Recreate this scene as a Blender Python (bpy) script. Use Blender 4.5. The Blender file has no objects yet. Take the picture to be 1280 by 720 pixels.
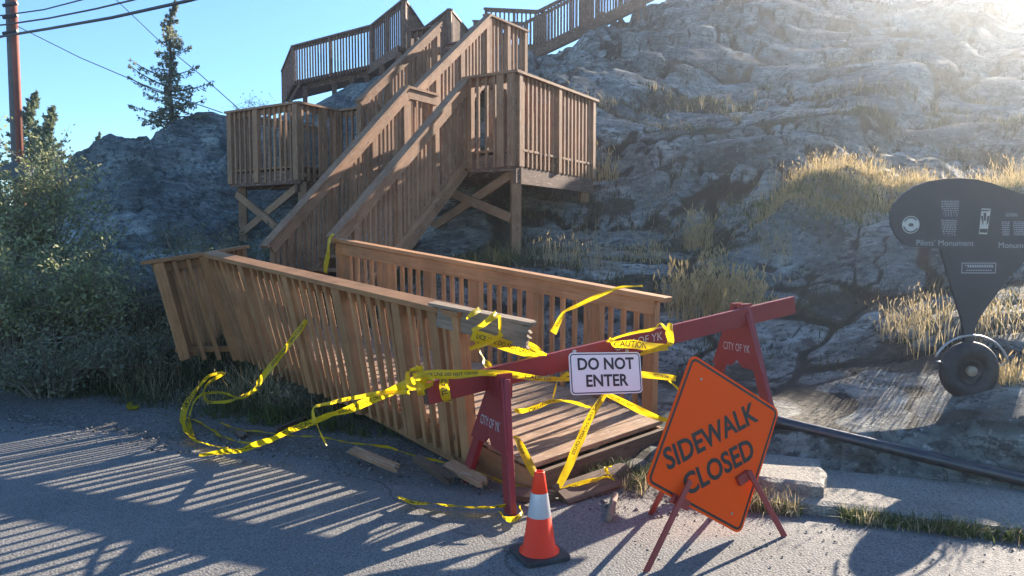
import bpy, bmesh, math, random
import numpy as np
from mathutils import Vector, noise
random.seed(7); rng = np.random.default_rng(7)
SC = bpy.context.scene; COL = SC.collection
R = math.radians
# ------------------------------------------------------------ camera, light, exposure
PITCH = R(3.507); F = 930.0; CAMZ = 1.6
cam = bpy.data.objects.new('camera', bpy.data.cameras.new('camera')); COL.objects.link(cam)
cam.location = (0, 0, CAMZ); cam.rotation_euler = (R(90) - PITCH, 0, 0)
cam.data.sensor_width = 36; cam.data.lens = F / 1280 * 36; cam.data.clip_end = 2000; cam.data.clip_start = .05
SC.camera = cam
AZ, EL = R(49.5), R(20)
SUN = Vector((math.cos(AZ) * math.cos(EL), math.sin(AZ) * math.cos(EL), math.sin(EL)))
world = bpy.data.worlds.new('World'); SC.world = world; world.use_nodes = True
wn = world.node_tree; sky = wn.nodes.new('ShaderNodeTexSky'); sky.sky_type = 'NISHITA'; sky.sun_disc = False
sky.sun_elevation = EL; sky.sun_rotation = R(90) - AZ; sky.air_density = 1.2; sky.dust_density = 0.0; sky.ozone_density = 7
wn.links.new(sky.outputs[0], wn.nodes['Background'].inputs[0]); wn.nodes['Background'].inputs[1].default_value = 0.080
sl = bpy.data.lights.new('sun', 'SUN'); sl.energy = 5.0; sl.angle = R(.5); sl.color = (1, .86, .70)
so = bpy.data.objects.new('sun', sl); COL.objects.link(so); so.rotation_euler = SUN.to_track_quat('Z', 'Y').to_euler()
SC.view_settings.view_transform = 'Standard'; SC.view_settings.look = 'None'; SC.view_settings.gamma = 1
SC.view_settings.exposure = 1.95

# ------------------------------------------------------------ helpers
def U(px, py, Y):
    a = (px - 640) / F; b = (360 - py) / F
    d = Vector((a, math.cos(PITCH) + b * math.sin(PITCH), -math.sin(PITCH) + b * math.cos(PITCH)))
    return Vector((0, 0, CAMZ)) + d * (Y / d.y)
def UZ(px, py, z):
    a = (px - 640) / F; b = (360 - py) / F
    d = Vector((a, math.cos(PITCH) + b * math.sin(PITCH), -math.sin(PITCH) + b * math.cos(PITCH)))
    return Vector((0, 0, CAMZ)) + d * ((z - CAMZ) / d.z)
WL = {}
def tag(o, label=None, cat=None, group=None, kind=None):
    if label: o['label'] = label
    if cat: o['category'] = cat
    if group: o['group'] = group
    if kind: o['kind'] = kind
    return o
def thing(name, loc, label, cat, group=None):
    o = bpy.data.objects.new(name, None); COL.objects.link(o); o.location = loc; o.empty_display_size = .1
    WL[o.name] = Vector(loc); return tag(o, label, cat, group)
class MB:
    def __init__(s): s.v = []; s.f = []; s.uv = []; s.mi = []
    def add(s, vs, fs, uvs=None, mi=0):
        b = len(s.v); s.v += [tuple(p) for p in vs]
        for i, f in enumerate(fs):
            s.f.append(tuple(k + b for k in f)); s.mi.append(mi)
            s.uv.append(uvs[i] if uvs else [(0, 0)] * len(f))
    def board(s, A, B, W, T, wd, mi=0, taper=1):
        A = Vector(A); B = Vector(B); ax = B - A; L = ax.length; ax.normalize()
        w = Vector(wd); w = (w - ax * w.dot(ax)).normalized(); t = ax.cross(w)
        vs = []
        for P, k in ((A, 1), (B, taper)):
            for (i, j) in ((-1, -1), (1, -1), (1, 1), (-1, 1)):
                vs.append(P + w * (i * W / 2 * k) + t * (j * T / 2 * k))
        u0 = random.random() * 9; v0 = random.random() * 9
        fs = [(0, 1, 5, 4), (1, 2, 6, 5), (2, 3, 7, 6), (3, 0, 4, 7), (3, 2, 1, 0), (4, 5, 6, 7)]
        uv = []
        for q, wdth in ((0, W), (1, T), (2, W), (3, T)):
            uv.append([(u0, v0 + q * .3), (u0, v0 + q * .3 + wdth), (u0 + L, v0 + q * .3 + wdth), (u0 + L, v0 + q * .3)])
        e = [(u0 + 3, v0), (u0 + 3 + W * .1, v0), (u0 + 3 + W * .1, v0 + T), (u0 + 3, v0 + T)]
        uv += [e, e]; s.add(vs, fs, uv, mi)
    def tube(s, pts, r, n=10, cap=True, mi=0):
        pts = [Vector(p) for p in pts]; rr = r if hasattr(r, '__len__') else [r] * len(pts)
        vs = []; prev = None
        for i, p in enumerate(pts):
            t = (pts[min(i + 1, len(pts) - 1)] - pts[max(i - 1, 0)]).normalized()
            a = prev if prev else (Vector((0, 0, 1)) if abs(t.z) < .9 else Vector((1, 0, 0)))
            x = (a - t * a.dot(t)).normalized(); prev = x; y = t.cross(x)
            for k in range(n):
                an = 2 * math.pi * k / n; vs.append(p + (x * math.cos(an) + y * math.sin(an)) * rr[i])
        fs = []
        for i in range(len(pts) - 1):
            for k in range(n):
                fs.append((i * n + k, i * n + (k + 1) % n, (i + 1) * n + (k + 1) % n, (i + 1) * n + k))
        if cap: fs += [tuple(range(n))[::-1], tuple((len(pts) - 1) * n + k for k in range(n))]
        s.add(vs, fs, None, mi)
    def prism(s, poly, O, X, Y, th, mi=0):
        O = Vector(O); X = Vector(X); Y = Vector(Y); N = X.cross(Y).normalized(); n = len(poly)
        vs = [O + X * a + Y * b + N * (th / 2) for a, b in poly] + [O + X * a + Y * b - N * (th / 2) for a, b in poly]
        fs = [tuple(range(n)), tuple(range(2 * n - 1, n - 1, -1))] + [(i, i + n, (i + 1) % n + n, (i + 1) % n) for i in range(n)]
        uv = [[(poly[i][0], poly[i][1]) for i in range(n)], [(poly[i - n][0], poly[i - n][1]) for i in range(2 * n - 1, n - 1, -1)]] + [[(0, 0), (0, th), (.1, th), (.1, 0)]] * n
        s.add(vs, fs, uv, mi)
    def build(s, name, mats, parent=None, smooth=False, bevel=0, origin=None):
        V = np.array(s.v, float)
        c = Vector(origin) if origin is not None else Vector(((V.max(0) + V.min(0)) / 2).tolist())
        me = bpy.data.meshes.new(name)
        me.from_pydata([tuple(p) for p in (V - np.array(c))], [], s.f)
        if not isinstance(mats, (list, tuple)): mats = [mats]
        for m in mats: me.materials.append(m)
        uvl = me.uv_layers.new(name='UVMap'); flat = [c2 for f in s.uv for q in f for c2 in q]
        uvl.data.foreach_set('uv', flat)
        me.polygons.foreach_set('material_index', s.mi)
        if smooth: me.polygons.foreach_set('use_smooth', [True] * len(me.polygons))
        me.update()
        o = bpy.data.objects.new(name, me); COL.objects.link(o)
        if parent is not None: o.parent = parent; o.location = c - WL[parent.name]
        else: o.location = c
        WL[o.name] = c
        if bevel:
            b = o.modifiers.new('bevel', 'BEVEL'); b.width = bevel; b.segments = 1; b.limit_method = 'ANGLE'
        return o

def nm(name):
    m = bpy.data.materials.new(name); m.use_nodes = True; nt = m.node_tree
    return m, nt, nt.nodes['Principled BSDF']
def N(nt, t, **k):
    n = nt.nodes.new(t)
    for a, b in k.items():
        if a in n.inputs: n.inputs[a].default_value = b
        else: setattr(n, a, b)
    return n
def ramp(nt, stops, interp='LINEAR'):
    r = nt.nodes.new('ShaderNodeValToRGB'); r.color_ramp.interpolation = interp; e = r.color_ramp.elements
    while len(e) < len(stops): e.new(.5)
    for q, (p, c) in zip(e, stops): q.position = p; q.color = (*c, 1) if len(c) == 3 else (c[0], c[0], c[0], 1)
    return r
def mix(nt, fac, a, b, mode='MIX'):
    n = nt.nodes.new('ShaderNodeMix'); n.data_type = 'RGBA'; n.blend_type = mode; L = nt.links
    for sock, v in ((n.inputs[0], fac), (n.inputs[6], a), (n.inputs[7], b)):
        if hasattr(v, 'links'): L.new(v, sock)
        else: sock.default_value = v if not isinstance(v, tuple) or len(v) == 4 else (*v, 1)
    return n.outputs[2]
def bump(nt, h, strength, dist, bs, prev=None):
    b = N(nt, 'ShaderNodeBump', Strength=strength, Distance=dist); nt.links.new(h, b.inputs['Height'])
    if prev: nt.links.new(prev, b.inputs['Normal'])
    nt.links.new(b.outputs[0], bs.inputs['Normal']); return b.outputs[0]

def wood(name, c1, c2, c3, rough=.75, worn=.0, grain=1):
    m, nt, bs = nm(name); L = nt.links
    uv = N(nt, 'ShaderNodeUVMap'); mp = N(nt, 'ShaderNodeMapping'); mp.inputs['Scale'].default_value = (2.2, 38, 1)
    L.new(uv.outputs[0], mp.inputs[0]); oi = N(nt, 'ShaderNodeObjectInfo')
    g = N(nt, 'ShaderNodeTexNoise', Scale=1.6, Detail=6, Roughness=.65, Distortion=.4, noise_dimensions='4D'); L.new(mp.outputs[0], g.inputs[0])
    mu = N(nt, 'ShaderNodeMath', operation='MULTIPLY'); mu.inputs[1].default_value = 50; L.new(oi.outputs['Random'], mu.inputs[0]); L.new(mu.outputs[0], g.inputs['W'])
    r = ramp(nt, [(.3, c1), (.52, c2), (.75, c3)]); L.new(g.outputs[0], r.inputs[0])
    tc = N(nt, 'ShaderNodeNewGeometry')
    b = N(nt, 'ShaderNodeTexNoise', Scale=3.0, Detail=4, Roughness=.6); L.new(tc.outputs['Position'], b.inputs[0])
    r2 = ramp(nt, [(.35, (.78,)), (.65, (1.12,))]); L.new(b.outputs[0], r2.inputs[0])
    col = mix(nt, 1.0, r.outputs[0], r2.outputs[0], 'MULTIPLY')
    rv = N(nt, 'ShaderNodeMapRange'); rv.inputs[3].default_value = .82; rv.inputs[4].default_value = 1.15; L.new(oi.outputs['Random'], rv.inputs[0])
    col = mix(nt, 1.0, col, rv.outputs[0], 'MULTIPLY')
    kv = N(nt, 'ShaderNodeTexVoronoi', Scale=1.0, Randomness=1.0); mk = N(nt, 'ShaderNodeMapping'); mk.inputs['Scale'].default_value = (2.6, 7.5, 1); L.new(uv.outputs[0], mk.inputs[0]); L.new(mk.outputs[0], kv.inputs[0])
    rk = ramp(nt, [(.035, (.8,)), (.075, (.25,)), (.13, (0,))]); L.new(kv.outputs['Distance'], rk.inputs[0]); col = mix(nt, rk.outputs[0], col, (.045, .025, .014, 1))
    if worn:
        w = N(nt, 'ShaderNodeTexNoise', Scale=7.0, Detail=8, Roughness=.72); mp2 = N(nt, 'ShaderNodeMapping'); mp2.inputs['Scale'].default_value = (1.0, 6, 1)
        L.new(uv.outputs[0], mp2.inputs[0]); L.new(mp2.outputs[0], w.inputs[0])
        rw = ramp(nt, [(.56 - worn * .12, (0,)), (.62 - worn * .1, (1,))]); L.new(w.outputs[0], rw.inputs[0])
        col = mix(nt, rw.outputs[0], col, (.40, .29, .20, 1))
    L.new(col, bs.inputs['Base Color']); bs.inputs['Roughness'].default_value = rough
    bs.inputs['Specular IOR Level'].default_value = .3
    bump(nt, g.outputs[0], .35, .004, bs); return m
def paint(name, col, rough=.5, dirt=.25, dcol=(.12, .10, .085), scale=9, bumpd=0, metallic=0, spec=.5, chips=None):
    m, nt, bs = nm(name); L = nt.links; tc = N(nt, 'ShaderNodeNewGeometry')
    n = N(nt, 'ShaderNodeTexNoise', Scale=scale, Detail=8, Roughness=.7); L.new(tc.outputs['Position'], n.inputs[0])
    r = ramp(nt, [(.45, (0,)), (.8, (dirt,))]); L.new(n.outputs[0], r.inputs[0])
    c = mix(nt, r.outputs[0], (*col, 1), (*dcol, 1))
    if chips:
        k = N(nt, 'ShaderNodeTexNoise', Scale=28, Detail=6, Roughness=.75); L.new(tc.outputs['Position'], k.inputs[0])
        rk = ramp(nt, [(.66, (0,)), (.68, (1,))]); L.new(k.outputs[0], rk.inputs[0]); c = mix(nt, rk.outputs[0], c, (*chips, 1))
    L.new(c, bs.inputs['Base Color'])
    rr = N(nt, 'ShaderNodeMapRange'); rr.inputs[3].default_value = rough - .1; rr.inputs[4].default_value = rough + .2; L.new(n.outputs[0], rr.inputs[0]); L.new(rr.outputs[0], bs.inputs['Roughness'])
    bs.inputs['Metallic'].default_value = metallic; bs.inputs['Specular IOR Level'].default_value = spec
    if bumpd: bump(nt, n.outputs[0], .5, bumpd, bs)
    return m
def leafmat(name, ca, cb, trans=.4, rough=.6):
    m, nt, bs = nm(name); L = nt.links
    g = N(nt, 'ShaderNodeNewGeometry'); oi = N(nt, 'ShaderNodeObjectInfo')
    r = ramp(nt, [(0, ca), (1, cb)]); L.new(g.outputs['Random Per Island'], r.inputs[0])
    L.new(r.outputs[0], bs.inputs['Base Color']); bs.inputs['Roughness'].default_value = rough; bs.inputs['Specular IOR Level'].default_value = .25
    t = N(nt, 'ShaderNodeBsdfTranslucent'); L.new(r.outputs[0], t.inputs[0]); ms = N(nt, 'ShaderNodeMixShader'); ms.inputs[0].default_value = trans
    L.new(bs.outputs[0], ms.inputs[1]); L.new(t.outputs[0], ms.inputs[2]); L.new(ms.outputs[0], nt.nodes['Material Output'].inputs[0]); return m

M = {}
M['ramp'] = wood('brown_stain', (.28, .135, .054), (.37, .182, .078), (.45, .235, .11))
M['stair'] = wood('weathered_brown_stain', (.25, .124, .062), (.34, .18, .095), (.42, .25, .147), worn=.06)
M['far'] = wood('shade_darkened_stain', (.11, .058, .038), (.15, .08, .053), (.20, .115, .08), worn=.1)  # brown stain darkened to put the upper platform's shade into the colour
M['deck'] = wood('weathered_deck', (.24, .14, .08), (.36, .225, .135), (.48, .33, .21), rough=.8, worn=.3)
M['raw'] = wood('raw_broken_wood', (.15, .115, .08), (.27, .205, .145), (.38, .30, .22), rough=.85)
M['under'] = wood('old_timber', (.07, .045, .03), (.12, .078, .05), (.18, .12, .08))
M['red'] = paint('dark_red_paint', (.25, .018, .022), .45, .35, (.10, .02, .02), 12, .001, chips=(.10, .055, .045))
M['redsteel'] = paint('red_steel', (.32, .03, .02), .4, .4, (.14, .04, .03), 20, metallic=.0)
M['orange'] = paint('orange_reflective', (1.0, .092, .006), .6, .06, (.6, .08, .02), 8, spec=.15)
M['cone'] = paint('cone_orange', (.95, .045, .010), .45, .2, (.5, .04, .02), 14, spec=.3)
M['collar'] = paint('reflective_collar', (.55, .56, .58), .25, .3, (.3, .28, .27), 14, metallic=.3)
M['rubber'] = paint('black_rubber', (.025, .025, .027), .6, .8, (.09, .085, .08), 12, .002)
M['white'] = paint('white_sign_face', (.80, .79, .74), .35, .15, (.45, .42, .38), 7)
M['black'] = paint('black_lettering', (.012, .012, .014), .4, .1)
M['stencil'] = paint('white_stencil', (.55, .50, .48), .7, .9, (.30, .08, .08), 35)
M['panel'] = paint('dark_panel', (.028, .032, .040), .38, .5, (.07, .075, .08), 5)
M['ptext'] = paint('grey_lettering', (.42, .43, .44), .5, .1)
M['pgold'] = paint('cream_print', (.55, .54, .47), .5, .2)
M['steel'] = paint('brushed_steel', (.42, .40, .38), .4, .3, metallic=.7)
M['pipe'] = paint('black_pipe', (.022, .024, .030), .28, .6, (.10, .09, .08), 10, .001, spec=.7)
M['pole'] = wood('grey_pole', (.07, .06, .05), (.13, .115, .10), (.2, .18, .16))
M['polered'] = wood('red_pole_guard', (.20, .06, .035), (.28, .09, .055), (.34, .13, .08))
M['wire'] = paint('black_wire', (.02, .02, .025), .5, .1)
M['guy'] = paint('steel_guy_wire', (.22, .23, .25), .4, .1, metallic=.6)
M['grey'] = paint('grey_metal_box', (.10, .12, .13), .75, .3, spec=.1)
def tapemat():
    m, nt, bs = nm('yellow_tape'); L = nt.links
    g = N(nt, 'ShaderNodeNewGeometry'); n = N(nt, 'ShaderNodeTexNoise', Scale=22, Detail=5); L.new(g.outputs['Position'], n.inputs[0])
    r = ramp(nt, [(.3, (.72, .50, .010)), (.7, (.86, .66, .02))]); L.new(n.outputs[0], r.inputs[0]); L.new(r.outputs[0], bs.inputs['Base Color'])
    bs.inputs['Roughness'].default_value = .32; bump(nt, n.outputs[0], .5, .006, bs)
    t = N(nt, 'ShaderNodeBsdfTranslucent'); L.new(r.outputs[0], t.inputs[0]); ms = N(nt, 'ShaderNodeMixShader'); ms.inputs[0].default_value = .6
    L.new(bs.outputs[0], ms.inputs[1]); L.new(t.outputs[0], ms.inputs[2]); L.new(ms.outputs[0], nt.nodes['Material Output'].inputs[0]); return m
M['tape'] = tapemat()

def text_on(s, size, O, X, Y, mat, parent, name='lettering', th=.0012, align='CENTER', wx=1.0, bold=0.0, fn=None):
    """letters laid on a plane (O, X, Y) or bent by fn(x, y) -> point; standing th proud"""
    cu = bpy.data.curves.new('txt', 'FONT'); cu.body = s; cu.size = size; cu.align_x = align; cu.align_y = 'CENTER'; cu.resolution_u = 3; cu.offset = bold; cu.space_line = .95
    o = bpy.data.objects.new('txt', cu); COL.objects.link(o); dg = bpy.context.evaluated_depsgraph_get(); dg.update()
    me = o.evaluated_get(dg).to_mesh(); vs = [v.co.copy() for v in me.vertices]; fs = [tuple(p.vertices) for p in me.polygons]
    o.evaluated_get(dg).to_mesh_clear(); bpy.data.objects.remove(o); bpy.data.curves.remove(cu)
    b = MB()
    if fn: b.add([fn(v.x * wx, v.y) for v in vs], fs)
    else:
        O = Vector(O); X = Vector(X).normalized(); Y = Vector(Y).normalized(); Nn = X.cross(Y)
        b.add([O + X * v.x * wx + Y * v.y + Nn * th for v in vs], fs)
    if parent is None: return b
    return b.build(name, mat, parent)

# ------------------------------------------------------------ terrain
def s_of(x, y): return (x - 1.6) * .36 + (y - 4.4) * .933      # distance behind the road edge
def r_of(x, y): return (x - 1.6) * .933 - (y - 4.4) * .36      # along it
ctrl = []
for r_ in (-16, -10, -5, -1, 3, 7, 14, 25): ctrl.append((1.6 + .933 * r_, 4.4 - .36 * r_, .0))
for px, py, Y in [(1210, 500, 5.2), (975, 524, 5.45), (930, 512, 5.8), (1060, 515, 5.7), (1240, 440, 5.9), (1260, 400, 6.5), (1000, 450, 7.0), (1000, 400, 8.0), (1100, 380, 8.0), (1200, 330, 8.2), (940, 330, 9.3),
    (1000, 305, 9.8), (1100, 270, 10.2), (1200, 245, 10.6), (1280, 240, 10.6), (970, 262, 11.0), (870, 300, 10.8), (800, 330, 9.6), (700, 350, 9.0), (760, 285, 11.2), (640, 305, 10.4), (560, 330, 9.4), (700, 275, 12.0), (750, 235, 12.6),
    (820, 235, 12.6), (900, 235, 12.9), (1000, 215, 12.9), (1150, 205, 12.9), (1280, 205, 12.9), (760, 160, 14.2), (850, 152, 14), (960, 152, 14), (1080, 148, 14), (1280, 140, 14.2),
    (740, 120, 17.5), (860, 115, 17.5), (1000, 112, 17.5), (1280, 110, 17.5), (740, 80, 21.5), (860, 62, 22.5), (1000, 60, 23), (1280, 60, 23), (640, 105, 24), (677, 88, 25), (740, 66, 27), (790, 47, 28), (830, 30, 29), (880, 8, 31),
    (1000, -14, 35), (1120, -10, 36), (1220, -2, 37), (1320, 10, 37), (1420, 40, 37), (1600, 90, 36),
    (620, 100, 22), (560, 108, 21), (500, 122, 20), (430, 150, 18), (400, 156, 18), (350, 158, 19), (460, 152, 15.5), (500, 130, 19), (380, 220, 15.4), (310, 232, 15.6),
    (285, 151, 18), (240, 168, 17.5), (200, 178, 17), (160, 178, 16.5), (128, 186, 16.2), (100, 205, 16), (82, 225, 15.5), (75, 270, 14.5), (200, 260, 13.6), (130, 290, 13.0), (255, 265, 14.2), (305, 306, 13.6), (370, 300, 13.4), (200, 330, 11.8), (120, 360, 11), (300, 340, 11), (430, 310, 10.6),
    (330, 380, 9.5), (480, 340, 10.2), (200, 430, 8.4), (60, 430, 8.5)]:
    p = U(px, py, Y); ctrl.append((p.x, p.y, p.z))
ctrl += [(-22, 42, 2), (-12, 44, 3), (0, 46, 9), (15, 48, 12), (34, 44, 11), (-25, 18, .2), (-14, 14, .3), (-10.5, 17, 1.4), (-13, 25, 1.5), (-7, 25, 3.6), (-2, 27, 6), (26, 20, 5), (22, 9, 2), (14, 4.5, 1), (44, 30, 9), (34, 8, 2.5), (-2.5, 7.6, .1), (-1, 6.8, .08), (.6, 6.4, .1), (.2, 8, .35), (-4.5, 8, .12), (1.8, 6.2, .30), (-9, 9, .1), (-9, 13, .4)]
P = np.array(ctrl)
def tps(d2): return .5 * d2 * np.log(d2 + 1e-9)
D2 = ((P[:, None, :2] - P[None, :, :2]) ** 2).sum(2); n_ = len(P)
A_ = np.zeros((n_ + 3, n_ + 3)); A_[:n_, :n_] = tps(D2) + np.eye(n_) * .12
A_[:n_, n_] = 1; A_[:n_, n_ + 1:] = P[:, :2]; A_[n_:, :n_] = A_[:n_, n_:].T
W_ = np.linalg.solve(A_, np.r_[P[:, 2], 0, 0, 0])
def base_z(X, Y):
    X = np.atleast_1d(np.asarray(X, float)); Y = np.atleast_1d(np.asarray(Y, float)); out = np.zeros(X.shape)
    fx = X.ravel(); fy = Y.ravel(); o = np.zeros(fx.shape)
    for i in range(0, len(fx), 20000):
        a = fx[i:i + 20000]; b = fy[i:i + 20000]
        d = (a[:, None] - P[None, :, 0]) ** 2 + (b[:, None] - P[None, :, 1]) ** 2
        o[i:i + 20000] = tps(d) @ W_[:n_] + W_[n_] + W_[n_ + 1] * a + W_[n_ + 2] * b
    return o.reshape(X.shape)
def sst(a, b, x):
    t = min(1, max(0, (x - a) / (b - a))); return t * t * (3 - 2 * t)
def rock_detail(x, y, z):
    """ledges, cracks and humps of the bedrock; second value is how much soil lies there"""
    s = s_of(x, y)
    v = Vector((x * .9 + .25 * z, y * .9, z * 1.2))
    rockm = sst(1.2, 3.2, s)
    w = noise.noise(v * .35 + Vector((4, 4, 4)))
    tz = z * .72 + w * .75 + x * .035; f = tz - math.floor(tz)
    terr = (sst(.0, .38, f) - f) / .72 * .80 * sst(9.5, 12, y) * sst(-7, -1, x)      # horizontal ledges of the slope
    q = (x * -.42 + z * 1.1 + y * .12) * .95 + noise.noise(v * .3) * 1.3; fq = q - math.floor(q)
    diag = (sst(.0, .75, fq) - sst(.75, 1, fq)) * .34 * (1 - .75 * sst(-6, 0, x)) + (sst(0, .8, fq) - sst(.8, 1, fq)) * .10
    wv = noise.noise_vector(v * .55) * .55 + noise.noise_vector(v * 2.2) * .14
    def cells(sc, off):                                        # jointed blocks: each at its own height and tilt
        c = Vector(((x * .8 + y * .25) * sc, (y * .9 - x * .18) * sc, z * .9 * sc)) + wv * sc * 1.3 + off
        ds, ps = noise.voronoi(c); k = ps[0]; h = noise.cell(k * 7.13 + Vector((.5, .5, .5))) * 2 - 1; h2 = noise.cell(k * 5.7 + Vector((9, 3, 1))) * 2 - 1; h3 = noise.cell(k * 3.9 + Vector((2, 8, 5))) * 2 - 1
        return h, (c.x - k.x) * h2 / sc, (c.y - k.y) * h3 / sc, (ds[1] - ds[0]) / sc
    rt = sst(-3.5, .5, x)                                      # jointed on the right, folded and smooth on the left
    h, tx, ty, e1 = cells(.42, Vector((1, 2, 3))); g_, sx, sy, e2 = cells(1.25, Vector((5, 1, 7)))
    q1_ = 1 - math.exp(-(e1 / .32) ** 1.5); q2_ = 1 - math.exp(-(e2 / .10) ** 1.5)
    big = (h * .30 + .12 + tx * .42 + ty * .36) * q1_ - .08; sm = (g_ * .07 + .03 + sx * .26 + sy * .20) * q2_
    crack = -.22 * math.exp(-(e1 / .12) ** 1.4) - .10 * math.exp(-(e2 / .045) ** 1.4)
    hump = noise.noise(v * .55 + Vector((1, 5, 2))) * .26 + noise.noise(v * 1.4) * .09
    fine = noise.noise(v * 4.0) * .022 + noise.noise(v * 9) * .010
    far = .42 + .58 * sst(8.0, 12, y)
    d = terr * rt + terr * .25 * (1 - rt) + ((big + sm) * (.55 + .45 * rt) + diag * (1.7 - .7 * rt) + hump) * far + crack * (.25 + .75 * rt) * (.35 + .65 * far) + fine
    global CREV
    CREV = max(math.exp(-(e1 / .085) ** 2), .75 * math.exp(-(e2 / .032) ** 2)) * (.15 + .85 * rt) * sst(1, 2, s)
    um = sst(-6.5, -5, x) * (1 - sst(2, 3.5, x)) * (1 - sst(14, 15.5, y))
    d = terr + (diag + hump) * far + crack * far + fine
    soil = sst(-.25, .5, noise.noise(v * .9 + Vector((11, 2, 6))) + .5 * noise.noise(v * 2.3) + (-.04 if s < 3 else -.12) + .9 * math.exp(-(e1 / .14) ** 2) * rt + .3 * math.exp(-(e2 / .06) ** 2) * rt)
    d *= (1 - .45 * soil)
    d = d * (1 - .75 * um) - .22 * um * sst(9, 11, y)
    near = sst(.5, 1.6, s)
    return (d * (.3 + .7 * rockm)) * near + noise.noise(Vector((x * 5, y * 5, 0))) * .012 * (1 - near), soil
def ledge(x, y):
    return 0
def finish_z(x, y, bz):
    s = s_of(x, y); r = r_of(x, y)
    z = bz * sst(0, 1.0, s) if s < 1 else bz
    z = max(z, -.04) if s < 2 else z
    lat = x * .76 - y * .649; cap = 99
    if s > 3 and lat > -13:                                     # the slope lies just below the low sun's rays
        kk = sst(-11, -7.6, lat); cap = (.386 * (s + .35) - .42) * kk + (.386 * s + .9) * (1 - kk) + 3 * (1 - sst(-13, -11.5, lat))
        if lat > -4.5: cap += (min(cap, 2.1 + .386 * (s - 8)) - cap) * sst(-4.5, -3.5, lat) * sst(8.6, 9.6, s)
        lo = cap - .30 * sst(6, 9, s)
        if z > lo: z = lo + .10 * (1 - math.exp(-(z - lo) / .10))
    d, soil = rock_detail(x, y, bz); z += d
    if z > cap + .04: z = cap + .04 + .1 * (1 - math.exp(-(z - cap - .04) / .1))
    if r > -.55 and s < 1.35:                                   # keep clear of the sidewalk slabs
        z = min(z, .02 + (s - .70) * 1.2) if s < .98 else z
    if r < -.55 and s < .9: z = min(z, .02 + .1 * s)
    return z, soil
def gz(x, y):
    return finish_z(x, y, float(base_z([x], [y])[0]))[0]
pxs = np.concatenate([np.arange(-700, -60, 22), np.arange(-60, 1340, 3.4), np.arange(1340, 2300, 26)])
ys = [4.0]
while ys[-1] < 50: ys.append(ys[-1] * (1.0085 if ys[-1] < 30 else 1.02))
ys = np.array(ys); GX = (pxs[None, :] - 640) / F * ys[:, None]; GY = np.repeat(ys[:, None], len(pxs), 1)
BZ = base_z(GX, GY); H, Wd = GX.shape
Zf = np.zeros(GX.shape); So = np.zeros(GX.shape); Cv = np.zeros(GX.shape)
for i in range(H):
    for j in range(Wd):
        Zf[i, j], So[i, j] = finish_z(GX[i, j], GY[i, j], BZ[i, j])
        Cv[i, j] = CREV
        if s_of(GX[i, j], GY[i, j]) < .0: Zf[i, j] = -.05 + .6 * max(-.2, s_of(GX[i, j], GY[i, j]))
me = bpy.data.meshes.new('rock_hill')
idx = np.arange(H * Wd).reshape(H, Wd)
fc = np.stack([idx[:-1, :-1], idx[:-1, 1:], idx[1:, 1:], idx[1:, :-1]], -1).reshape(-1, 4)
me.from_pydata(np.stack([GX, GY, Zf], -1).reshape(-1, 3).tolist(), [], fc.tolist())
at = me.attributes.new('soil', 'FLOAT', 'POINT'); at.data.foreach_set('value', So.ravel())
at = me.attributes.new('crevice', 'FLOAT', 'POINT'); at.data.foreach_set('value', Cv.ravel())
me.polygons.foreach_set('use_smooth', [True] * len(me.polygons))
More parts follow.
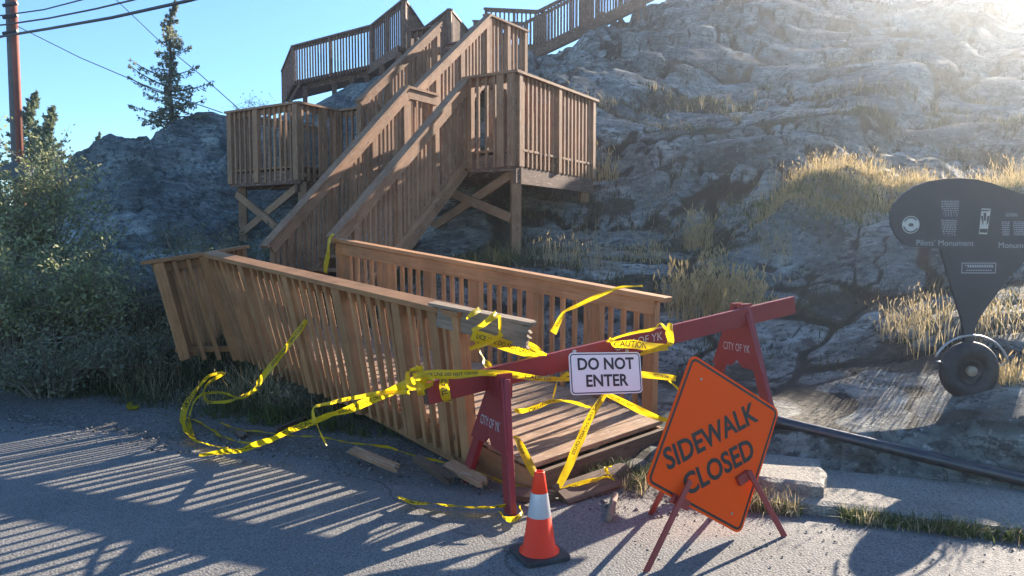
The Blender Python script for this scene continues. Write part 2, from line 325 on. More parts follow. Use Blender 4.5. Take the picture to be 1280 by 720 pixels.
def rockmat():
    m, nt, bs = nm('bedrock'); L = nt.links; g = N(nt, 'ShaderNodeNewGeometry'); pos = g.outputs['Position']
    n1 = N(nt, 'ShaderNodeTexNoise', Scale=.9, Detail=9, Roughness=.62, Distortion=.5); L.new(pos, n1.inputs[0])
    r1 = ramp(nt, [(.3, (.07, .08, .074)), (.5, (.175, .188, .168)), (.68, (.36, .365, .32))]); L.new(n1.outputs[0], r1.inputs[0])
    mp = N(nt, 'ShaderNodeMapping'); mp.inputs['Rotation'].default_value = (.5, .5, .6); mp.inputs['Scale'].default_value = (1.7, 1.7, 5); L.new(pos, mp.inputs[0])
    n2 = N(nt, 'ShaderNodeTexNoise', Scale=1.2, Detail=8, Roughness=.68, Distortion=1.2); L.new(mp.outputs[0], n2.inputs[0])
    r2 = ramp(nt, [(.34, (.38,)), (.5, (1,)), (.64, (1.8,))]); L.new(n2.outputs[0], r2.inputs[0])
    c = mix(nt, .75, r1.outputs[0], r2.outputs[0], 'MULTIPLY')
    n3 = N(nt, 'ShaderNodeTexNoise', Scale=9, Detail=7, Roughness=.75); L.new(pos, n3.inputs[0])   # lichen
    r3 = ramp(nt, [(.52, (0,)), (.58, (.85,))]); L.new(n3.outputs[0], r3.inputs[0]); c = mix(nt, r3.outputs[0], c, (.055, .058, .055, 1))
    n4 = N(nt, 'ShaderNodeTexNoise', Scale=14, Detail=6, Roughness=.7); mp4 = N(nt, 'ShaderNodeMapping'); mp4.inputs['Location'].default_value = (9, 4, 2); L.new(pos, mp4.inputs[0]); L.new(mp4.outputs[0], n4.inputs[0])
    r4 = ramp(nt, [(.60, (0,)), (.66, (.7,))]); L.new(n4.outputs[0], r4.inputs[0]); c = mix(nt, r4.outputs[0], c, (.42, .42, .38, 1))
    v = N(nt, 'ShaderNodeTexVoronoi', Scale=1.5, feature='DISTANCE_TO_EDGE'); mv = N(nt, 'ShaderNodeVectorMath', operation='ADD'); nn = N(nt, 'ShaderNodeTexNoise', Scale=1.6, Detail=5); L.new(pos, nn.inputs[0])
    sc_ = N(nt, 'ShaderNodeVectorMath', operation='SCALE'); sc_.inputs[3].default_value = 1.3; L.new(nn.outputs['Color'], sc_.inputs[0]); L.new(mp.outputs[0], mv.inputs[0])
    mpv = N(nt, 'ShaderNodeMapping'); mpv.inputs['Scale'].default_value = (.6, .6, 1.6); mpv.inputs['Rotation'].default_value = (.3, .2, .5); L.new(pos, mpv.inputs[0]); L.new(mpv.outputs[0], mv.inputs[0]); L.new(sc_.outputs[0], mv.inputs[1]); L.new(mv.outputs[0], v.inputs[0])
    rv = ramp(nt, [(0, (.6,)), (.010, (0,))]); L.new(v.outputs[0], rv.inputs[0]); c = mix(nt, rv.outputs[0], c, (.03, .03, .028, 1))
    a = N(nt, 'ShaderNodeAttribute', attribute_name='soil'); ns = N(nt, 'ShaderNodeTexNoise', Scale=5, Detail=8, Roughness=.7); L.new(pos, ns.inputs[0])
    ad = N(nt, 'ShaderNodeMath', operation='ADD'); L.new(a.outputs['Fac'], ad.inputs[0]); L.new(ns.outputs[0], ad.inputs[1])
    sep = N(nt, 'ShaderNodeSeparateXYZ'); L.new(g.outputs['Normal'], sep.inputs[0])
    ad2 = N(nt, 'ShaderNodeMath', operation='MULTIPLY_ADD'); ad2.inputs[1].default_value = .9; L.new(sep.outputs[2], ad2.inputs[0]); L.new(ad.outputs[0], ad2.inputs[2])
    rs = ramp(nt, [(.0, (0,)), (1, (1,))]); mr = N(nt, 'ShaderNodeMapRange'); mr.inputs[1].default_value = 2.02; mr.inputs[2].default_value = 2.16; L.new(ad2.outputs[0], mr.inputs[0])
    rsoil = ramp(nt, [(.35, (.035, .034, .026)), (.55, (.075, .068, .050)), (.7, (.13, .115, .085))]); L.new(n3.outputs[0], rsoil.inputs[0])
    c = mix(nt, mr.outputs[0], c, rsoil.outputs[0])
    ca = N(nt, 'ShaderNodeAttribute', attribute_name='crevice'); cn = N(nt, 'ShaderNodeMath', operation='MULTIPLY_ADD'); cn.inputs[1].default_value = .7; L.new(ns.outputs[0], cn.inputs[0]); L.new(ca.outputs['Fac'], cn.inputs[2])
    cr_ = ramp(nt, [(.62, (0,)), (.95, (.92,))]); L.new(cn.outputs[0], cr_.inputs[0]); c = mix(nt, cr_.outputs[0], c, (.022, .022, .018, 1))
    L.new(c, bs.inputs['Base Color']); bs.inputs['Roughness'].default_value = .85; bs.inputs['Specular IOR Level'].default_value = .3
    sm = N(nt, 'ShaderNodeMath', operation='MULTIPLY_ADD'); sm.inputs[1].default_value = .8; L.new(n2.outputs[0], sm.inputs[0]); L.new(n3.outputs[0], sm.inputs[2])
    b1 = bump(nt, sm.outputs[0], .9, .06, bs); b2 = bump(nt, rv.outputs[0], .7, -.04, bs, b1); bump(nt, n4.outputs[0], .4, .02, bs, b2); return m
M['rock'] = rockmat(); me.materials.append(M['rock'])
hill = bpy.data.objects.new('rock_hill', me); COL.objects.link(hill); tag(hill, kind='structure')

def asphaltmat(name, dark, mid, light, sc=1.0, patches=.5):
    m, nt, bs = nm(name); L = nt.links; g = N(nt, 'ShaderNodeNewGeometry'); pos = g.outputs['Position']
    n = N(nt, 'ShaderNodeTexNoise', Scale=150 * sc, Detail=3, Roughness=.8); L.new(pos, n.inputs[0])
    r = ramp(nt, [(.35, dark), (.52, mid), (.68, light)]); L.new(n.outputs[0], r.inputs[0])
    v = N(nt, 'ShaderNodeTexVoronoi', Scale=75 * sc); L.new(pos, v.inputs[0]); rv = ramp(nt, [(.0, (1.35,)), (.5, (.9,)), (.8, (.6,))]); L.new(v.outputs[0], rv.inputs[0])
    c = mix(nt, .8, r.outputs[0], rv.outputs[0], 'MULTIPLY')
    n2 = N(nt, 'ShaderNodeTexNoise', Scale=1.3, Detail=9, Roughness=.65); L.new(pos, n2.inputs[0]); r2 = ramp(nt, [(.35, (.78,)), (.65, (1.22,))]); L.new(n2.outputs[0], r2.inputs[0])
    c = mix(nt, patches, c, r2.outputs[0], 'MULTIPLY')
    n5 = N(nt, 'ShaderNodeTexNoise', Scale=45, Detail=2); L.new(pos, n5.inputs[0]); r5 = ramp(nt, [(.70, (0,)), (.73, (1,))]); L.new(n5.outputs[0], r5.inputs[0]); c = mix(nt, r5.outputs[0], c, (.03, .028, .026, 1))
    if sc == 1.0:
        wn_ = N(nt, 'ShaderNodeTexNoise', Scale=2.2, Detail=6); L.new(pos, wn_.inputs[0]); va = N(nt, 'ShaderNodeVectorMath', operation='MULTIPLY_ADD'); va.inputs[1].default_value = (.5, .5, 0); L.new(wn_.outputs['Color'], va.inputs[0]); L.new(pos, va.inputs[2])
        vc = N(nt, 'ShaderNodeTexVoronoi', Scale=.22, feature='DISTANCE_TO_EDGE'); L.new(va.outputs[0], vc.inputs[0]); rc = ramp(nt, [(.0, (.6,)), (.0016, (0,))]); L.new(vc.outputs[0], rc.inputs[0]); c = mix(nt, rc.outputs[0], c, (.025, .025, .025, 1))
        st_ = N(nt, 'ShaderNodeTexNoise', Scale=3.1, Detail=7, Roughness=.7); L.new(pos, st_.inputs[0]); rt_ = ramp(nt, [(.58, (0,)), (.68, (.45,))]); L.new(st_.outputs[0], rt_.inputs[0]); c = mix(nt, rt_.outputs[0], c, (.30, .27, .22, 1))
    L.new(c, bs.inputs['Base Color']); bs.inputs['Roughness'].default_value = .85; bs.inputs['Specular IOR Level'].default_value = .35
    b = bump(nt, v.outputs[0], .55, -.006, bs); bump(nt, n.outputs[0], .35, .004, bs, b); return m
M['asphalt'] = asphaltmat('asphalt', (.085, .083, .080), (.18, .174, .163), (.32, .31, .285))
M['concrete'] = asphaltmat('old_concrete', (.15, .135, .11), (.27, .245, .205), (.38, .35, .30), .9, .9)
M['gravel'] = asphaltmat('gravel_verge', (.06, .055, .048), (.13, .12, .105), (.24, .22, .20), .45)
# road as one fine sheet, a gravel verge and a ground sheet to the horizon
def sheet(name, x0, x1, y0, y1, st, zf, mat, keep=None):
    b = MB(); xs = np.arange(x0, x1 + st, st); yy = np.arange(y0, y1 + st, st)
    V = [(x, y, zf(x, y)) for y in yy for x in xs]; n = len(xs); fs = []
    for j in range(len(yy) - 1):
        for i in range(n - 1):
            if keep is None or keep(xs[i], yy[j]): fs.append((j * n + i, j * n + i + 1, (j + 1) * n + i + 1, (j + 1) * n + i))
    b.add(V, fs); o = b.build(name, mat, smooth=True); return tag(o, kind='structure')
g0 = MB(); g0.add([(-400, -300, -.30), (400, -300, -.30), (400, 500, -.30), (-400, 500, -.30)], [(0, 1, 2, 3)]); tag(g0.build('ground', M['gravel']), kind='structure')
rb = MB(); nR = 160; vs = []
for i in range(nR + 1):
    r = -26 + 46 * i / nR
    e = .10 * noise.noise(Vector((r * 1.1, 0, 3))) + .05 * noise.noise(Vector((r * 4, 1, 0)))
    for s in (-14, -6, -3, -1.5, -.6, -.25, e - .02):
        x = 1.6 + .933 * r + .36 * s; y = 4.4 - .36 * r + .933 * s
        vs.append((x, y, .004 + .006 * noise.noise(Vector((x, y, 0))) - (.02 if s == e - .02 else 0)))
fs = [(i * 7 + k, (i + 1) * 7 + k, (i + 1) * 7 + k + 1, i * 7 + k + 1) for i in range(nR) for k in range(6)]
rb.add(vs, fs); tag(rb.build('road', M['asphalt'], smooth=True), kind='structure')
def verge(x, y):
    return .006 + .02 * noise.noise(Vector((x * 3, y * 3, 5))) + .012 * noise.noise(Vector((x * 9, y * 9, 5)))
vb = MB(); vs = []; nV = 260
for i in range(nV + 1):
    r = -16 + 15.6 * i / nV
    for k in range(9):
        s = -.22 + .15 * k + .10 * noise.noise(Vector((r * .9, k * .2, 0)))
        x = 1.6 + .933 * r + .36 * s; y = 4.4 - .36 * r + .933 * s
        vs.append((x, y, verge(x, y) + .02 * (k / 2.0 - .6 if k else -1.5)))
fs = [(i * 9 + k, (i + 1) * 9 + k, (i + 1) * 9 + k + 1, i * 9 + k + 1) for i in range(nV) for k in range(8)]
vb.add(vs, fs); tag(vb.build('gravel_verge', M['gravel'], smooth=True), kind='structure')
# sidewalk and its raised end slab
def FR(r, s, z): return Vector((1.6 + .933 * r + .36 * s, 4.4 - .36 * r + .933 * s, z))
def slab(name, r0, r1, s0, s1, z0, z1, n, jit=.022):
    b = MB(); m = 14; top = []
    for i in range(n + 1):
        for k in range(m + 1):
            r = r0 + (r1 - r0) * i / n; s = s0 + (s1 - s0) * k / m
            e = jit * noise.noise(Vector((r * 6, s * 6, z1))) + (jit * 1.6 * noise.noise(Vector((r * 14, 3, z1))) if k == 0 else 0)
            dz = .006 * noise.noise(Vector((r * 3, s * 3, 1))) - (.012 if k in (0, m) or i in (0, n) else 0)
            top.append(FR(r + (e if i in (0, n) else 0), s + (e if k == 0 else 0), z1 + dz))
    b.add(top, [(i * (m + 1) + k, (i + 1) * (m + 1) + k, (i + 1) * (m + 1) + k + 1, i * (m + 1) + k + 1) for i in range(n) for k in range(m)])
    per = [i * (m + 1) for i in range(n + 1)] + [n * (m + 1) + k for k in range(1, m + 1)] + [i * (m + 1) + m for i in range(n - 1, -1, -1)] + [k for k in range(m - 1, 0, -1)]
    v2 = [top[p] for p in per] + [Vector((top[p].x, top[p].y, z0)) for p in per]; q = len(per)
    b.add(v2, [((i + 1) % q, i, i + q, (i + 1) % q + q) for i in range(q)])
    return tag(b.build(name, M['concrete']), kind='structure')
slab('sidewalk', -.05, 7, .0, .78, -.3, .062, 180)
slab('sidewalk_slab', -.5, .27, .12, .74, -.3, .135, 30, .035)
# ------------------------------------------------------------ timber structures
def railing(parent, At, Bt, Ab, Bb, mat, pitch=.125, posts=(0, 1), cap=(.14, .038), bw=.042, side=1, toprail=.09, botrail=.06, capmat=None, ext=(0.04, .04), postw=.09, gap=(), post_down=0, bevel=0, postmat=None):
    At, Bt, Ab, Bb = map(Vector, (At, Bt, Ab, Bb)); ax = (Bt - At).normalized()
    up = ((At - Ab).normalized() + (Bt - Bb).normalized()).normalized()
    nrm = ax.cross(up).normalized() * side                     # the side the rails are nailed on
    L = (Bt - At).length
    def pt(f, h):                                              # h = 0 bottom, 1 top
        return (Ab.lerp(Bb, f)).lerp(At.lerp(Bt, f), h)
    hh = (At - Ab).length
    hr = 1 - (.03 + toprail / 2) / hh; hb = .10 / hh
    b = MB(); b.board(pt(0, hr) + nrm * .041, pt(1, hr) + nrm * .041, toprail, .038, up); rl = b.build('railing', mat, parent, bevel=bevel)
    b = MB(); b.board(pt(0, hb) + nrm * .041, pt(1, hb) + nrm * .041, botrail, .038, up); b.build('bottom_rail', mat, rl, bevel=bevel)
    b = MB(); cw = ax.cross(up); b.board(At - ax * ext[0] + nrm * .012, Bt + ax * ext[1] + nrm * .012, cap[0], cap[1], cw); b.build('handrail', capmat or mat, rl, bevel=bevel)
    pf = []
    for f in posts:
        b = MB(); f2 = min(max(f, postw / 2 / L), 1 - postw / 2 / L); pf.append(f2)
        off = nrm * .0; b.board(pt(f2, 0) - up * post_down + off, pt(f2, 1) - up * .021 + off, postw, .088 if postw > .05 else .04, ax); b.build('post', postmat or mat, rl, bevel=bevel)
    n = max(2, int(L / pitch))
    for i in range(n):
        f = (i + .5) / n
        if any(abs(f - q) * L < postw / 2 + .03 for q in pf): continue
        if any(a < f < c for a, c in gap): continue
        j = random.uniform(-.006, .006) / L; k = random.uniform(-.005, .005) / L
        b = MB(); b.board(pt(f + j, 0 + random.uniform(-.006, .006)), pt(f + k, 1) - up * .021, bw, .038, ax); b.build('baluster', mat, rl, bevel=bevel)
    return rl
def deck(parent, poly, mat, th=.036, pdir=None, w=.138, gap=.007, name='deck', under=.02):
    """planks clipped to a 4-cornered outline: poly = near-left, near-right, far-right, far-left"""
    a, b_, c, d = map(Vector, poly); b = MB(); L = ((d - a).length + (c - b_).length) / 2; n = max(1, int(round(L / (w + gap))))
    for i in range(n):
        f0 = (i + .5) / n; P_ = a.lerp(d, f0); Q = b_.lerp(c, f0)
        e = random.uniform(-.012, .012); ax = (Q - P_).normalized()
        b.board(P_ - ax * (under + e), Q + ax * (under - e), w, th, (d - a))
    return b.build(name, mat, parent, bevel=.003)
# ---- the collapsed footbridge beside the road
foot = thing('collapsed_footbridge', (-1.2, 6.2, .05), 'collapsed brown timber ramp with leaning railings and a splintered end beside the road', 'wooden ramp')
LNt, LNb = U(577, 391, 5.0), U(594, 580, 5.0); LFt, LFb = U(258, 317, 7.6), U(304, 449, 7.75)
SLt, SLb = U(190, 327, 7.3), U(224, 449, 7.42)
RNt, RNb = U(822, 372, 5.95), U(818, 533, 5.95); RFt, RFb = U(424, 300, 8.55), U(430, 432, 8.55)
DNL, DNR = U(668, 594, 4.62), U(826, 530, 5.62)
DFL, DFR = Vector((-2.62, 7.85, .60)), Vector((-1.62, 8.75, .62))
DNL.z = .19; DNR.z = .22
rl = railing(foot, LFt, LNt, LFb, LNb, M['ramp'], bw=.036, pitch=.122, posts=(0, .2, .41, .62, .82, .93, 1), cap=(.15, .040), side=-1, ext=(.0, .02), bevel=.003, gap=((.62, .65),))
railing(foot, SLt, LFt, SLb, LFb, M['ramp'], pitch=.105, posts=(0, 1), cap=(.14, .038), side=-1, ext=(.09, .0), bevel=.003)
CBt = U(304, 309, 9.2)
railing(foot, SLt + Vector((.03, .05, -.01)), CBt, SLb + Vector((.03, .05, 0)), CBt - Vector((0, 0, 1.15)), M['ramp'], pitch=.115, posts=(.02, .5, 1), side=-1, ext=(.0, .05), bevel=.003)
railing(foot, RFt, RNt, RFb, RNb, M['ramp'], bw=.036, pitch=.122, posts=(.0, .2, .36, .52, .69, .86, 1), cap=(.14, .040), toprail=.125, side=1, ext=(.03, .10), bevel=.003, postw=.10)
# splintered board standing out past the last post
def splinter(b, A, B, W, T, wd, n=9, rag=.10):
    A = Vector(A); B = Vector(B); ax = (B - A).normalized(); w = Vector(wd); w = (w - ax * w.dot(ax)).normalized(); t = ax.cross(w); vs = []; u0 = random.random() * 5; L = (B - A).length
    for i in range(n + 1):
        y = -W / 2 + W * i / n; e = random.uniform(-rag, rag * .3) if i % 2 else random.uniform(-rag * .4, rag * .5)
        for sg in (-1, 1):
            vs += [A + w * y + t * sg * T / 2, B + ax * e + w * y + t * sg * T / 2]
    fs = []; uv = []
    for i in range(n):
        a = i * 4; c = a + 4; y0 = W * i / n; y1 = W * (i + 1) / n; q = [(u0, y0), (u0 + L, y0), (u0 + L, y1), (u0, y1)]
        fs += [(a, a + 1, c + 1, c), (a + 2, c + 2, c + 3, a + 3), (a + 1, a + 3, c + 3, c + 1), (a, c, c + 2, a + 2)]; uv += [q, [q[0], q[3], q[2], q[1]], q, q]
    fs += [(0, 2, 3, 1), (4 * n, 4 * n + 1, 4 * n + 3, 4 * n + 2)]; uv += [[(u0, 0), (u0, T), (u0 + L, T), (u0 + L, 0)]] * 2
    b.add(vs, fs, uv)
b = MB(); splinter(b, U(548, 394, 5.08), U(662, 421, 4.78), .155, .040, (0, 0, 1), rag=.03); tag(b.build('broken_rail_board', M['raw'], foot), 'bare grey broken end of the rail board')
b = MB(); splinter(b, U(540, 379, 5.1), U(668, 404, 4.80), .11, .02, (.6, .7, 0), rag=.05); tag(b.build('broken_handrail_end', M['raw'], foot), 'splintered bare handrail end')
deck(foot, (DNL, DNR, DFR, DFL), M['deck'])
b = MB()
dn = Vector((0, 0, -.145))
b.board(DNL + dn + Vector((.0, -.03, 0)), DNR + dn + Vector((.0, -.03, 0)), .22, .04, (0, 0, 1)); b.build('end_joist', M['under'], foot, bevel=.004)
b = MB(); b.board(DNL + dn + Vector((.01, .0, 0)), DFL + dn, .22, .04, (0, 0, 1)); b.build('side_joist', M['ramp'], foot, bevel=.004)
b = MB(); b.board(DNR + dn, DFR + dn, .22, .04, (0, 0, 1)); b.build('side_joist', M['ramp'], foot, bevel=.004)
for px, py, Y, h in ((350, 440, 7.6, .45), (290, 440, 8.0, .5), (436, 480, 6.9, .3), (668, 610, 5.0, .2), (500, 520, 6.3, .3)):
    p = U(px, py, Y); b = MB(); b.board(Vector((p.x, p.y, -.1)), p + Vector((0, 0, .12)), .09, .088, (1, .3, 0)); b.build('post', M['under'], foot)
# landing between bridge and stairs
LDa, LDb, LDc, LDd = Vector((-2.62, 7.88, .61)), Vector((-1.60, 8.78, .63)), Vector((-2.5, 9.75, .63)), Vector((-3.3, 9.2, .60))
deck(foot, (LDa, LDb, LDc, LDd), M['deck'], name='landing')

# ---- the staircase and its mid platform
def S(u, v, z): return Vector((.056 - .848 * u + .53 * v, 10.64 + .53 * u + .848 * v, z))
stair = thing('timber_staircase', S(2, 0, .6), 'brown timber staircase with a fenced mid platform on posts, rising right above the collapsed ramp', 'staircase')
CAPZ, DKZ, BOT = 4.0, 2.92, 2.68
u1, u2 = .86, 2.02
KW = dict(mat=M['stair'], bevel=0)
railing(stair, S(u1, 0, CAPZ), S(0, 0, CAPZ), S(u1, 0, BOT), S(0, 0, BOT), pitch=.135, posts=(0, .72, 1), side=-1, postw=.12, **KW)
railing(stair, S(0, 0, CAPZ), S(0, 2.5, CAPZ), S(0, 0, BOT), S(0, 2.5, BOT), pitch=.125, posts=(.03, .5, 1), side=-1, ext=(.05, .1), **KW)
railing(stair, S(0, 2.5, CAPZ), S(2.0, 2.5, CAPZ), S(0, 2.5, BOT), S(2.0, 2.5, BOT), pitch=.125, posts=(.5, 1), side=-1, **KW)
railing(stair, S(6.27, .0, CAPZ), S(4.4, .0, CAPZ), S(6.27, .0, BOT), S(4.4, .0, BOT), pitch=.125, posts=(0.02, .42, 1), side=-1, postw=.12, ext=(.05, .0), **KW)
railing(stair, S(4.4, .0, CAPZ), S(4.4, .95, CAPZ), S(4.4, .0, BOT), S(4.4, .95, BOT), pitch=.125, posts=(.6, 1), side=-1, postw=.12, **KW)
railing(stair, S(4.4, .95, CAPZ), S(3.45, .95, CAPZ), S(4.4, .95, BOT), S(3.45, .95, BOT), pitch=.125, posts=(1,), side=-1, **KW)
railing(stair, S(6.27, .0, CAPZ), S(6.27, 2.5, CAPZ), S(6.27, .0, BOT), S(6.27, 2.5, BOT), pitch=.125, posts=(.5, 1), side=1, **KW)
railing(stair, S(4.4, 2.5, CAPZ), S(6.27, 2.5, CAPZ), S(4.4, 2.5, BOT), S(6.27, 2.5, BOT), pitch=.125, posts=(0, .5), side=1, **KW)
railing(stair, S(u2, .0, CAPZ), S(u2, .72, CAPZ), S(u2, .0, BOT + .1), S(u2, .72, BOT + .1), pitch=.125, posts=(0, 1), side=1, toprail=.14, **KW)
# lower flight
VB = -2.68; ZB = 1.70
for u, side, e in ((u2, 1, .12), (u1, 1, .10)):
    zb = 1.62 if u == u2 else 1.72
    railing(stair, S(u, VB, zb), S(u, 0, CAPZ), S(u, VB, zb - 1.12), S(u, 0, CAPZ - 1.30), pitch=.118, posts=(.12, .42, .72, 1), side=side, toprail=.14, cap=(.15, .042), ext=(e, .02), **KW)
    b = MB(); b.board(S(u, VB + .1, zb - 1.14), S(u, .0, CAPZ - 1.22), .26, .04, (0, 0, 1)); b.build('stringer', M['stair'], stair)
def flight(parent, u_a, u_b, v0, z0, v1, z1, n, mat, T=S):
    for i in range(n):
        v = v0 + (v1 - v0) * (i + .5) / n; z = z0 + (z1 - z0) * (i + .5) / n
        b = MB(); b.board(T(u_a, v, z), T(u_b, v, z), .26, .038, T(0, 1, 0) - T(0, 0, 0)); b.build('tread', mat, parent)
flight(stair, u1 + .02, u2 - .02, VB, .62, -.02, DKZ, 13, M['stair'])
deck(stair, (S(4.4, .95, DKZ), S(0, .95, DKZ), S(0, 2.5, DKZ), S(4.4, 2.5, DKZ)), M['stair'], name='platform_deck')
deck(stair, (S(2.02, .0, DKZ), S(0, .0, DKZ), S(0, .93, DKZ), S(2.02, .93, DKZ)), M['stair'], name='platform_deck')
deck(stair, (S(6.27, .0, DKZ), S(4.42, .0, DKZ), S(4.42, 2.5, DKZ), S(6.27, 2.5, DKZ)), M['stair'], name='platform_deck')
for A, B in ((S(0, .02, 2.74), S(2.02, .02, 2.74)), (S(.02, 0, 2.56), S(.02, 2.5, 2.56)), (S(4.4, .02, 2.74), S(6.27, .02, 2.74)), (S(0, 2.48, 2.74), S(6.27, 2.48, 2.74)), (S(.06, .9, 2.74), S(6.2, .9, 2.74)), (S(6.2, .3, 2.70), S(4.4, .3, 2.70)), (S(4.5, 0, 2.6), S(4.5, 1, 2.6)), (S(0, 1.5, 2.7), S(2, 1.5, 2.7))):
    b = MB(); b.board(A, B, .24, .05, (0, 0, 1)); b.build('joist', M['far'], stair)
def postdown(T, w=.14, parent=stair, mat=None, top=None):
    g = gz(T.x, T.y) - .15; b = MB(); b.board(Vector((T.x, T.y, g)), T, w, w - .002, (1, .2, 0)); return b.build('support_post', mat or M['stair'], parent)
for u, v in ((.08, .12), (.1, 2.35), (1.95, 2.4), (6.1, .15), (6.1, 2.35), (4.5, .15), (4.5, 2.4), (1.95, .3), (3.2, 1.0)):
    postdown(S(u, v, 2.66))
def brace(A, B, parent=stair, mat=None, w=.13):
    b = MB(); b.board(A, B, w, .04, (0, 0, 1)); return b.build('brace', mat or M['stair'], parent)
brace(S(.1, .03, 1.95), S(1.95, .25, 2.6)); brace(S(.1, .10, 2.6), S(1.95, .35, 1.75)); brace(S(6.15, .05, 2.5), S(4.5, .05, 1.55)); brace(S(6.15, .12, 1.75), S(4.5, .12, 2.62))
# upper flight
va, vb_ = .34, 2.56
railing(stair, S(2.2, va, CAPZ), S(2.2, vb_, 5.76), S(2.2, va, BOT + .1), S(2.2, vb_, 4.50), pitch=.125, posts=(0, .3, .62, 1), side=1, toprail=.12, **KW)
railing(stair, S(3.42, .45, CAPZ + .02), S(3.42, 2.66, 5.83), S(3.42, .45, BOT + .1), S(3.42, 2.66, 4.55), pitch=.125, posts=(0, .35, .7, 1), side=1, toprail=.12, **KW)
flight(stair, 2.22, 3.4, va + .5, DKZ + .1, vb_, 4.68, 10, M['stair'])
railing(stair, S(2.2, vb_, 5.78), S(2.15, 3.85, 5.78), S(2.2, vb_, 4.45), S(2.15, 3.85, 4.45), pitch=.125, posts=(0, .5, 1), side=-1, **KW)
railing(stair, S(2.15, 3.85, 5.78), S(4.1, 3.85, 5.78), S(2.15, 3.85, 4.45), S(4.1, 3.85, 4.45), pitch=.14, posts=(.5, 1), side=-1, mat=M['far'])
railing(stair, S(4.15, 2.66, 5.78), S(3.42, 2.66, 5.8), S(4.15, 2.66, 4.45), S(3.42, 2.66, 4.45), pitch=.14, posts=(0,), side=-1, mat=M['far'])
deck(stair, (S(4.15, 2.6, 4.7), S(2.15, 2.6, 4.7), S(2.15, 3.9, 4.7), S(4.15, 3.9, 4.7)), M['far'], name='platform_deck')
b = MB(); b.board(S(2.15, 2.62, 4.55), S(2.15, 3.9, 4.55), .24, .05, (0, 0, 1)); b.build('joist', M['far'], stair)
for u, v in ((2.2, 2.7), (2.2, 3.8), (4.1, 2.7), (4.1, 3.8)): postdown(S(u, v, 4.6))

# ---- big upper platform
up = thing('upper_platform', U(430, 60, 23.5), 'shaded brown fenced platform highest at the left, seen against open sky', 'wooden platform')
Z8 = 8.0
def UC(px, py, zc):                                            # point at height zc on the pixel's ray
    return UZ(px, py, zc)
P1, P2, P3, P4, P5 = UC(353, 89, Z8), UC(366, 58, Z8), UC(465, 32, Z8), UC(505, 0, Z8), UC(530, 36, Z8)
P6, P7 = UC(562, 12, Z8), UC(586, 41, Z8)
def dz(p, h): return p - Vector((0, 0, h))
pl = [P1, P2, P3, P4, P5, P6, P7]
for i in range(6):
    A, B = pl[i], pl[i + 1]; L = (B - A).length
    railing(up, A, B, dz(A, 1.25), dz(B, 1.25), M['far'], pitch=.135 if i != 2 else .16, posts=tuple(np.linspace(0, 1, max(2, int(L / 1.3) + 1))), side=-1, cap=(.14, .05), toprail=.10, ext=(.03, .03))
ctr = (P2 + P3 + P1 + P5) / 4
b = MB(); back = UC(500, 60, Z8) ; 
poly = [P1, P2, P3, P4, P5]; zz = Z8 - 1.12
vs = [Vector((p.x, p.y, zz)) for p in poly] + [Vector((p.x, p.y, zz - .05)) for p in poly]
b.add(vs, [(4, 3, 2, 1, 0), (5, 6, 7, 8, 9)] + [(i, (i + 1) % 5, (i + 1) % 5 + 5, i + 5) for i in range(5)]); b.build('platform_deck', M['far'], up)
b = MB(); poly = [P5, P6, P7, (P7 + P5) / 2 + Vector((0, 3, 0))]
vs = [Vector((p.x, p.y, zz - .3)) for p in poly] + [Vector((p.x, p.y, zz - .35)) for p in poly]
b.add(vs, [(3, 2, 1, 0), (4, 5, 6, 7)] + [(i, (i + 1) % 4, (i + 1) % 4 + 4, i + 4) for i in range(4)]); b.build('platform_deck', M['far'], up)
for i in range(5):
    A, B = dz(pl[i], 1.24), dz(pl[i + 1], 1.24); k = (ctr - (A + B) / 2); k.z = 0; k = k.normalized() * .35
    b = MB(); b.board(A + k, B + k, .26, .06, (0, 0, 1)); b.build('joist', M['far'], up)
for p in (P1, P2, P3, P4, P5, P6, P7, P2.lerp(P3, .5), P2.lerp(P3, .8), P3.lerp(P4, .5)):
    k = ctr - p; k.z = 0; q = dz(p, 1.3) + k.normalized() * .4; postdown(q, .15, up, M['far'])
# ---- farthest flight over the crest
far = thing('crest_staircase', U(660, 50, 28.5), 'distant dark stair flight climbing right over the crest of the rock', 'staircase')
q1, q2, q3 = U(606, 11, 28), U(671, 14, 28.4), U(830, -66, 31)
q0 = U(586, 38, 24)
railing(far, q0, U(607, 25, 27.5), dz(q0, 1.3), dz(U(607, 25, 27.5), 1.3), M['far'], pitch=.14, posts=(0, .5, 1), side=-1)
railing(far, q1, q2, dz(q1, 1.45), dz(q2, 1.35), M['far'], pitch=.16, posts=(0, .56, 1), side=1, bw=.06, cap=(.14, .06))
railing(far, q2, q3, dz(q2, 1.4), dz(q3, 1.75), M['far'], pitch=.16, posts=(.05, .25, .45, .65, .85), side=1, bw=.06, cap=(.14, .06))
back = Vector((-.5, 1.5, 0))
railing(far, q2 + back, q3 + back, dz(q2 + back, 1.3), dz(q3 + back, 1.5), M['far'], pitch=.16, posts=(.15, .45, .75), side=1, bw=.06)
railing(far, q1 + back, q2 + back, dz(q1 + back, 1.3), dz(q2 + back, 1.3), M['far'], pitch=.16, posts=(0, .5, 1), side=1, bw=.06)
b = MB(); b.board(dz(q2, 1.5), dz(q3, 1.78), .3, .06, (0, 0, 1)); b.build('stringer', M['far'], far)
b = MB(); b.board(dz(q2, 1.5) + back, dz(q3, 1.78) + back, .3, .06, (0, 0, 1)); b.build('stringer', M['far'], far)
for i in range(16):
    c = dz(q2.lerp(q3, (i + .5) / 16), 1.35 + .33 * (i + .5) / 16); b = MB(); b.board(c, c + back, .28, .05, q3 - q2 - Vector((0, 0, (q3 - q2).z))); b.build('tread', M['far'], far)
